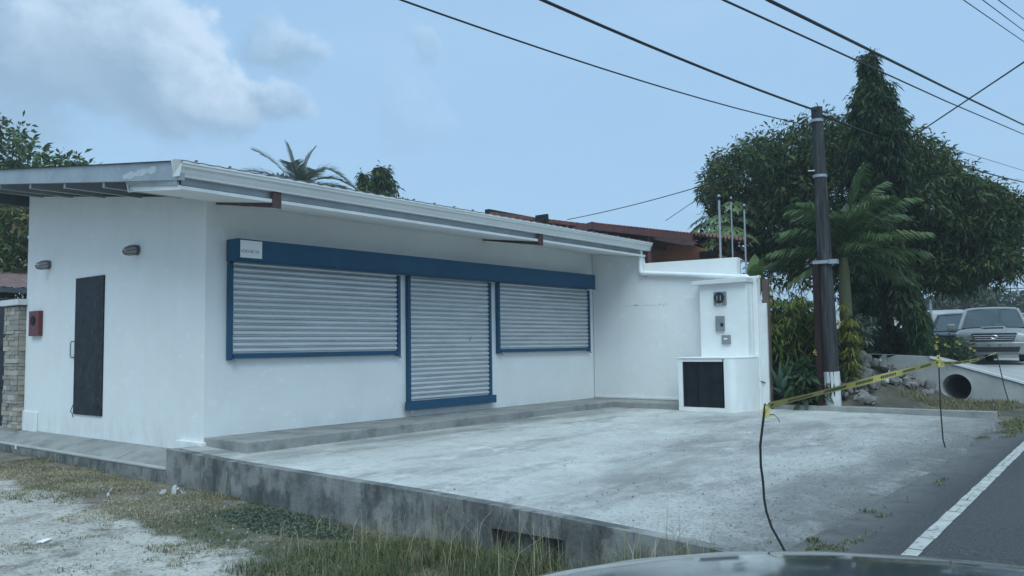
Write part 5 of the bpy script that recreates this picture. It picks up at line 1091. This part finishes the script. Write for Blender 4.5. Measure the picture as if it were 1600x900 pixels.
# tall grass against the near part of the slab
n = 13000; y = 2.55 + 3.4 * rng.random(n); x = 5.36 - 1.4 * rng.random(n) ** 1.2 - .10 * (y - 3.0).clip(0, 3); k = vnoise(x, y, 2.2, 41) > .36; x, y = x[k], y[k]; n = len(x)
grass('tall_grass', np.stack([x, y, gz(x, y) - .01], 1), (.05 + .20 * rng.random(n) ** 1.5) * (.6 + .8 * vnoise(x, y, 2.5, 71)) * (1 - .45 * sst(4.4, 5.8, y)), .004 + .003 * rng.random(n), np.clip(.10 + .55 * rng.random(n) ** 1.5 + .25 * (vnoise(x, y, 3, 77) - .4), 0, 1), 'thick green grass growing against the near end of the slab', 1.3)
n = 420; y = 2.5 + 3.9 * rng.random(n) ** 1.1; x = 5.36 - .95 * rng.random(n) ** 1.3 - .06 * (y - 3).clip(0, 3)
grass('grass_stalks', np.stack([x, y, gz(x, y) - .01], 1), .22 + .42 * rng.random(n) ** 1.4 * sst(6.6, 4.4, y), .0032 + .0015 * rng.random(n), np.clip(.62 + .4 * rng.random(n), 0, 1), 'tall dry seed stalks leaning over the slab edge', .95)
# green creeping weed patch by the slab face
n = 3000; cx_, cy_ = 5.0, 6.9; a = rng.random(n) * 6.28; q = rng.random(n) ** .6; x = cx_ + .36 * q * np.cos(a); y = cy_ + .9 * q * np.sin(a); k = x < 5.37; x, y = x[k], y[k]
D = unit_rand(len(x)); D[:, 2] = np.abs(D[:, 2]) * .5 + .1; V, F = leaf_geo(np.stack([x, y, gz(x, y) + .03 * rng.random(len(x))], 1), nrm(D), .03 + .02 * rng.random(len(x)), np.full(len(x), .018), .1)
tag(obj('creeping_weed', np_mesh('creeping_weed', V, F, GREYG, np.clip(.2 + .6 * rng.random(len(x)), 0, 1))), 'low green creeping weed at the foot of the slab', 'weed', kind='stuff')
# verge grass on the right, tufts along the slab edge and behind the kerb
n = 16000; x = rng.uniform(15.4, 19.5, n); y = rng.uniform(1.95, 4.3, n); k = (vnoise(x, y, 1.8, 51) > .5 + .10 * sst(3.2, 2.2, y) * 0) & ((x < 17.9) | (y < 2.0)); x, y = x[k], y[k]; n = len(x)
grass('verge_grass', np.stack([x, y, gz(x, y) - .005], 1), .03 + .09 * rng.random(n) ** 2, .006 + .006 * rng.random(n), np.clip(.35 + .5 * rng.random(n), 0, 1), 'dry verge grass between the kerb and the ramp', .9)
n = 30000; x = rng.uniform(5.6, 15.5, n); y = 2.12 - .06 * sst(9, 15, x) + .16 * rng.normal(size=n); k = (vnoise(x, y * 1.5, .75, 61) + .35 * vnoise(x, y, 5, 62) > .82 - .10 * sst(11, 15, x)) & (y > 1.85) & (rng.random(n) < .75); x, y = x[k], y[k]; n = len(x)
z = np.maximum(road_z(x) + .005, np.where(y > 2.15, slab_z(x, y), -9))
grass('edge_grass', np.stack([x, y, z], 1), .008 + .045 * rng.random(n) ** 3, .006 + .006 * rng.random(n), np.clip(.40 + .6 * (rng.random(n) - .35), 0, 1), 'dry grass tufts between the slab edge and the road', 2.0)
# loose grit on the slab near the road
n = 1700; x = rng.uniform(5.5, 12.5, n); y = 2.15 + 3.4 * rng.random(n) ** 2.8; s = .004 + .010 * rng.random(n) ** 3
c = np.stack([x, y, slab_z(x, y) + .006], 1); V = np.concatenate([c + np.stack([s * np.cos(a), s * np.sin(a), 0 * s], 1) for a in (0, 2.1, 4.2)] + [c + np.stack([0 * s, 0 * s, s], 1)]); i0 = np.arange(n)
F = np.concatenate([np.stack([i0, i0 + n, i0 + 3 * n], 1), np.stack([i0 + n, i0 + 2 * n, i0 + 3 * n], 1), np.stack([i0 + 2 * n, i0, i0 + 3 * n], 1)])
tag(obj('grit', np_mesh('grit', V, F, mat('dark_grit', (.07, .07, .068), (.22, .22, .21), 12, .9, world_co=True))), 'loose grit scattered over the slab near the road', 'grit', kind='stuff')
# pebbles and litter in the yard
n = 2600; x = 5.3 - 3.6 * rng.random(n); y = rng.uniform(5.5, 13, n); s = .004 + .014 * rng.random(n) ** 3
c = np.stack([x, y, gz(x, y) + .003], 1); V = np.concatenate([c + np.stack([s * np.cos(a), s * np.sin(a), 0 * s], 1) for a in (0, 2.1, 4.2)] + [c + np.stack([0 * s, 0 * s, s], 1)]); i0 = np.arange(n)
F = np.concatenate([np.stack([i0, i0 + n, i0 + 3 * n], 1), np.stack([i0 + n, i0 + 2 * n, i0 + 3 * n], 1), np.stack([i0 + 2 * n, i0, i0 + 3 * n], 1)])
tag(obj('gravel', np_mesh('gravel', V, F, mat('yard_pebbles', (.36, .355, .34), (.20, .195, .185), 9, .9, world_co=True))), 'small pebbles scattered over the pale yard earth', 'gravel', kind='stuff')
n = 90; x = 4.9 - 2.6 * rng.random(n); y = rng.uniform(6.2, 12, n); s = .012 + .03 * rng.random(n) ** 2.5; mb = MB()
for i in range(n):
    z = float(gz(x[i], y[i])); a = random.uniform(0, 3.14); k = s[i]; ca, sa = math.cos(a) * k, math.sin(a) * k
    mb.hexa([(x[i] - ca, y[i] - sa, z - .01), (x[i] + sa * .6, y[i] - ca * .6, z - .01), (x[i] + ca, y[i] + sa, z - .01), (x[i] - sa * .6, y[i] + ca * .6, z - .01), (x[i] - ca * .6, y[i] - sa * .5, z + k * .4), (x[i] + sa * .4, y[i] - ca * .4, z + k * .5), (x[i] + ca * .5, y[i] + sa * .6, z + k * .35), (x[i] - sa * .4, y[i] + ca * .3, z + k * .55)])
tag(mb.build('clods', mat('earth_clod', (.14, .125, .105), (.075, .07, .062), 8, .95)), 'dark earth clods and chips on the pale yard earth', 'clods', kind='stuff')
sc_ = MB().hexa([(-.07, -.03, 0), (.07, -.035, 0), (.075, .03, 0), (-.06, .035, 0), (-.07, -.03, .008), (.07, -.035, .012), (.075, .03, .006), (-.06, .035, .014)]).build('paper_scrap', PAPER); sc_.location = (3.2, 7.95, float(gz(3.2, 7.95)) + .01); sc_.rotation_euler = (0, 0, .7)
tag(sc_, 'flat white scrap lying alone on the pale gravel', 'litter')
PLAS = mat('plaster_rubble_white', (.58, .59, .58), (.3, .31, .3), 7, .9)
for (x, y, s, m_), lab in zip(((5.12, 9.22, .075, 0), (5.02, 9.30, .05, 3), (5.20, 9.33, .06, 1), (5.16, 9.12, .04, 5), (4.95, 9.75, .03, 2), (4.62, 9.75, .05, 4), (4.55, 9.62, .03, 7)), ('largest white rubble lump by the slab corner', 'rubble lump left of the largest one', 'white chip against the slab face', 'small chip in front of the largest lump', 'tiny white chip nearest the pavement kerb', 'flat pale lump out on the dry grass', 'smallest pale chip out on the dry grass')):
    me = rockm[m_].copy(); me.materials.clear(); me.materials.append(PLAS)
    tag(obj('plaster_rubble', me, None, (x, y, float(gz(x, y)) + s * .2), (x * 9, y * 7, x), (s * 1.3, s * .8, s * .45)), lab, 'rubble', 'white rubble by the slab corner')

# ------------------------------------------------------------------ vehicles
def lerp_st(st, y):
    ys_ = [s[0] for s in st]; return [float(np.interp(y, ys_, [s[k] for s in st])) for k in range(1, len(st[0]))]
def pickup(name, label, loc, rz, paint, glass, dark_trim, chrome):
    t = thing(name, label, 'pickup truck', loc, rz)
    W = .88
    # lower body: y = 0 front .. 5.2 rear; sections (y, half width, z bottom, z shoulder, z top centre)
    secs = [(0.0, .70, .42, .86, .93), (.05, .80, .36, .92, 1.0), (.18, .865, .34, .98, 1.05), (.6, .885, .34, 1.03, 1.10), (1.2, .885, .36, 1.07, 1.14), (1.32, .885, .36, 1.08, 1.15), (3.0, .885, .36, 1.10, 1.15), (3.05, .885, .38, 1.10, 1.12), (5.1, .88, .45, 1.10, 1.12), (5.2, .84, .5, 1.06, 1.08)]
    mb = MB(); rings = []
    for y, hw, zb, zs, zt in secs:
        r = [(-hw * .90, zb), (-hw * .985, zb + .12), (-hw, (zb + zs) / 2), (-hw * .985, zs - .07), (-hw * .93, zs), (-hw * .70, zs + (zt - zs) * .7), (-hw * .35, zt - .003), (0, zt)]
        r = r + [(-x, z) for x, z in r[-2::-1]]; rings.append([(x, y, z) for x, z in r])
    n = len(rings[0]); vs = [p for r in rings for p in r]
    mb.add(vs, [(i * n + k, i * n + (k + 1) % n, (i + 1) * n + (k + 1) % n, (i + 1) * n + k) for i in range(len(rings) - 1) for k in range(n)] + [tuple(range(n)), tuple(range((len(rings) - 1) * n, len(rings) * n))])
    mb.build('body', paint, t, smooth=True)
    # cab: roof and pillars
    A0, A1, B0, B1 = 1.22, 1.98, 3.0, 2.85      # windscreen foot/top, rear foot/top
    roof = MB(); rr = []
    for y, hw, z0 in ((A1, .60, 1.74), (A1 + .18, .62, 1.785), (2.4, .625, 1.80), (B1, .61, 1.76)):
        rr.append([(-hw, y, z0 - .06), (-hw * .96, y, z0 - .015), (-hw * .6, y, z0 + .01), (0, y, z0 + .02), (hw * .6, y, z0 + .01), (hw * .96, y, z0 - .015), (hw, y, z0 - .06)])
    n = 7; roof.add([p for r in rr for p in r], [(i * n + k, i * n + (k + 1) % n, (i + 1) * n + (k + 1) % n, (i + 1) * n + k) for i in range(3) for k in range(n)] + [tuple(range(n)), tuple(range(3 * n, 4 * n))])
    roof.build('roof', paint, t, smooth=True)
    for s in (-1, 1):
        MB().tube([(s * .79, A0, 1.08), (s * .70, (A0 + A1) / 2, 1.43), (s * .615, A1 + .02, 1.72)], .045, 6).build('pillar', paint, t, smooth=True)
        MB().tube([(s * .77, B0, 1.10), (s * .60, B1, 1.72)], .06, 6).build('pillar', paint, t, smooth=True)
        MB().tube([(s * .80, 2.15, 1.10), (s * .61, 2.15, 1.74)], .04, 6).build('pillar', paint, t, smooth=True)
        MB().add([(s * .785, A0 + .1, 1.10), (s * .785, B0 - .02, 1.11), (s * .60, B1, 1.70), (s * .60, A1, 1.70)], [(0, 1, 2, 3)]).build('side_window', glass, t)
        hl = MB().hexa([(s * .50, -.02, .715), (s * .84, .06, .735), (s * .875, .34, .76), (s * .5, .2, .72), (s * .54, .015, .93), (s * .845, .10, .96), (s * .88, .42, .99), (s * .54, .25, .95)]); hl.build('headlight', LAMPGL, t, bevel=.012)
        MB().tube([(s * .70, .015, .50), (s * .70, .06, .50)], .055, 12).build('fog_lamp', chrome, t)
        MB().box((s * .70 - .12, .03, .42), (s * .70 + .10, .09, .57)).build('fog_recess', dark_trim, t)
        mr = MB().box((s * .98 - .11, 1.30, 1.08), (s * .98 + .09, 1.42, 1.27)).build('mirror', paint if paint is not dark_trim else dark_trim, t, bevel=.03)
        MB().tube([(s * .84, 1.36, 1.10), (s * .94, 1.36, 1.14)], .02, 6).build('mirror_arm', dark_trim, t)
        for y in (.95, 4.05):
            wl = MB().tube([(s * .68, y, .385), (s * .70, y, .385), (s * .87, y, .385), (s * .89, y, .385)], [.36, .385, .385, .36], 20).build('wheel', BLACKRUB, t, smooth=True)
            MB().tube([(s * .88, y, .385), (s * .895, y, .385)], .22, 12).build('rim', chrome, wl)
            ar = MB(); ar.tube([(s * .887, y + .44 * math.cos(a), .385 + .44 * math.sin(a)) for a in np.linspace(.1, math.pi - .1, 12)], .035, 5).build('wheel_arch', paint, t, smooth=True)
    MB().add([(-.735, A0 + .02, 1.135), (-.4, A0 - .05, 1.155), (0, A0 - .07, 1.16), (.4, A0 - .05, 1.155), (.735, A0 + .02, 1.135), (.60, A1, 1.70), (.3, A1 - .02, 1.725), (0, A1 - .03, 1.73), (-.3, A1 - .02, 1.725), (-.60, A1, 1.70)], [tuple(range(10))]).build('windscreen', glass, t)
    MB().add([(-.74, B0 + .02, 1.12), (.74, B0 + .02, 1.12), (.58, B1 + .02, 1.70), (-.58, B1 + .02, 1.70)], [(0, 1, 2, 3)]).build('rear_window', glass, t)
    # front face
    MB().add([(-.50, -.012, .955), (.50, -.012, .955), (.43, -.02, .73), (-.43, -.02, .73)], [(0, 1, 2, 3)]).build('grille', dark_trim, t)
    for k in range(3): z = .765 + k * .06; MB().box((-.43 - .02 * k, -.034, z), (.43 + .02 * k, -.021, z + .022)).build('grille_bar', chrome, t)
    MB().box((-.52, -.03, .955), (.52, .01, .985)).build('grille_trim', chrome, t, bevel=.008)
    MB().tube([(.07 * math.cos(a), -.04, .845 + .05 * math.sin(a)) for a in np.linspace(0, 6.283, 17)], .011, 6).build('emblem', chrome, t)
    bmp = MB(); bmp.extrude_z([(-.84, .30), (-.86, .14), (-.74, -.02), (-.40, -.075), (0, -.09), (.40, -.075), (.74, -.02), (.86, .14), (.84, .30)], .33, .70); bmp.build('bumper', paint, t, bevel=.035)
    MB().hexa([(-.52, -.10, .415), (.52, -.10, .415), (.52, 0, .415), (-.52, 0, .415), (-.56, -.098, .56), (.56, -.098, .56), (.56, 0, .56), (-.56, 0, .56)]).build('lower_grille', dark_trim, t)
    for s in (-1, 1): MB().box((s * .12 - .025, -.103, .60), (s * .12 + .025, -.085, .625)).build('plate_bolt', dark_trim, t)
    MB().hexa([(-.28, .62, 1.08), (.28, .62, 1.08), (.30, 1.02, 1.12), (-.30, 1.02, 1.12), (-.26, .64, 1.16), (.26, .64, 1.16), (.28, 1.02, 1.17), (-.28, 1.02, 1.17)]).build('bonnet_scoop', paint, t, bevel=.02)
    MB().box((-.23, .612, 1.105), (.23, .63, 1.145)).build('scoop_mouth', dark_trim, t)
    MB().box((-.55, 1.9, .5), (.55, 2.9, 1.05)).build('seats', dark_trim, t)
    MB().tube([(.1, 2.4, 1.82), (.1, 2.44, 1.95)], .008, 5).build('aerial', dark_trim, t)
    return t
CHROME = mat('chrome', (.62, .63, .64), rough=.22, metal=1.0)
TRIM = mat('black_plastic', (.014, .015, .017), rough=.5)
GLASS = mat('tinted_car_glass', (.045, .06, .065), rough=.08, spec=.6)
LAMPGL = mat('headlight_lens', (.42, .42, .40), (.30, .31, .30), 14, .15)
SILVER = mat('dusty_silver_paint', (.33, .335, .325), (.26, .265, .26), 2.0, .4, .3, c3=(.20, .19, .17), s3=3, t3=(.5, .8))
DARKP = mat('dark_car_paint', (.020, .026, .032), (.03, .036, .04), 2, .3)
def face_cam(p): return math.atan2(p[1], p[0]) - math.pi / 2
pk = pickup('pickup_truck', 'dusty silver pickup truck parked nose-on at the top of the ramp', (24.2, 3.86, .44), face_cam((24.2, 3.86)) + R(1), SILVER, GLASS, TRIM, CHROME); pk.scale = (1, 1, .87)
pk2 = pickup('pickup_truck', 'dark pickup half hidden to the left of the silver one', (27.4, 5.35, .40), face_cam((27.4, 5.35)) - R(4), DARKP, GLASS, TRIM, TRIM); pk2.scale = (1, 1, .87)
# front of the car the photograph was taken from
BONNET = mat('grey_car_paint', (.075, .088, .10), (.065, .078, .09), 3, .30, .5, c3=(.10, .11, .12), s3=9, t3=(.5, .8), spec=.5)
bb_ = BONNET.node_tree.nodes['Principled BSDF']; bb_.inputs['Coat Weight'].default_value = 1.0; bb_.inputs['Coat Roughness'].default_value = .08
oc = thing('car', 'grey blue car nose at the bottom right edge, seen from inside', 'car', (.6, .2, -.35)); co_ = np.array([.6, .2, -.35])
V = []; nu, nv = 26, 20
def bon(s, th):   # s 0 centre..1 rim, th plan angle from the right side round the nose to the left side
    ex = 3.2; c, sn = math.cos(th), math.sin(th); k = (abs(c) ** ex + abs(sn) ** ex) ** (-1 / ex)
    x = .70 + 1.42 * k * sn * s; y = -.32 + 1.50 * k * c * s
    z = .752 - .030 * s ** 2 - .09 * s ** 7 - .015 * ((x - .7) / 1.4)
    return (x, y, z)
ths = np.linspace(0, math.pi, nu); ss = list(np.linspace(0.0, 1.0, nv))
for s in ss:
    for th in ths: V.append(np.array(bon(s, th)) - co_)
for dz, k in ((.06, 1.02), (.2, 1.035), (.45, 1.03), (.62, .99)):
    for th in ths:
        p = np.array(bon(1.0, th)); q = np.array([.70 + (p[0] - .70) * k, -.32 + (p[1] + .32) * k, p[2] - dz]); V.append(q - co_)
rows_ = len(ss) + 4
F = [(j * nu + i, j * nu + i + 1, (j + 1) * nu + i + 1, (j + 1) * nu + i) for j in range(rows_ - 1) for i in range(nu - 1)]
obj('bonnet', np_mesh('bonnet', np.array(V), np.array(F), BONNET, smooth=True), oc)
for s in (-1, 1):
    wl = MB().tube([(.75, s * .80 - .1, .33), (.75, s * .98 - .1, .33)], [.32, .32], 20).build('wheel', BLACKRUB, oc, smooth=True)

# ------------------------------------------------------------------ far background on the right
fb = thing('white_shop', 'far white building with a dark open front behind the flower bush', 'building', (38, 8.6, .3))
MB().box((0, -1.3, -.2), (5, 4, 1.35)).build('dark_front', mat('dark_shopfront', (.03, .028, .03), (.06, .045, .04), 2, .9), fb)
MB().box((-.3, -1.4, 1.352), (5, 4.2, 2.05)).build('wall', WHITE2, fb)
MB().box((-.34, -.9, 1.5), (-.302, .3, 1.9)).build('poster', mat('poster_pink', (.55, .42, .44), (.60, .58, .58), 4, .8), fb)
MB().tube([(-1.5, -.6, -.3), (-1.5, -.6, 2.5)], .05, 8).build('post', GALV, fb)
gb = thing('far_roof_building', 'pale low building with a flat roof behind the silver pickup', 'building', (33, 4.0, .3))
MB().box((0, -2.2, -.2), (6, 1.8, 1.55)).build('wall', GREYW, gb)
MB().hexa([(-.5, -2.6, 1.552), (6, -2.6, 1.552), (6, 2.0, 1.552), (-.5, 2.0, 1.552), (-.5, -2.6, 1.75), (6, -2.6, 1.85), (6, 2.0, 1.85), (-.5, 2.0, 1.6)]).build('roof', GALV, gb)
for (x, y, r, H), lab in zip(((60, 10.5, 2.3, 4.6), (62, 8.2, 2.0, 4.0), (58, 6.6, 1.5, 3.2), (66, 13.5, 2.6, 4.4), (75, 4.5, 3.0, 4.2)), ('round far tree above the dark pickup', 'far tree above the silver pickup cab, second from the left', 'small far tree at the right edge above the pickup roof', 'far tree behind the mango, leftmost on the skyline', 'far tree furthest along the road')):
    t = thing('far_tree', lab, 'tree', (x, y, .2), 0, 'far trees along the road')
    bl = [((random.uniform(-.6, .6) * r, random.uniform(-.6, .6) * r, H - r * .55 + random.uniform(-.3, .2)), (r * .7, r * .7, r * .45)) for _ in range(6)] + [((0, 0, H - r * .6), (r, r, r * .6)), ((0, 0, H * .45), (r * .9, r * .9, r * .5))]
    foliage('crown', t, blob_pts(bl, 420, .5), 10, .30, .14, FARG, .35, .2, .1)
    MB().tube([(0, 0, -.4), (0, 0, H - r)], [.16, .1], 7).build('trunk', BARK, t)

# ------------------------------------------------------------------ thin haze added for far fade and the windscreen veil over dark tones
hb = MB().box((-740, -740, -3.0), (900, 900, 12.5)).build('haze', None)
hm = bpy.data.materials.new('haze'); hm.use_nodes = True; ht = hm.node_tree; ht.nodes.clear()
hv = ht.nodes.new('ShaderNodeVolumePrincipled'); hv.inputs['Color'].default_value = (.93, .96, 1, 1); hv.inputs['Density'].default_value = 0.0017; hv.inputs['Anisotropy'].default_value = 0.2
ho = ht.nodes.new('ShaderNodeOutputMaterial'); ht.links.new(hv.outputs[0], ho.inputs['Volume']); hb.data.materials.append(hm)
tag(hb, 'thin bluish haze in the air, also standing in for the windscreen veil', 'haze', kind='stuff')
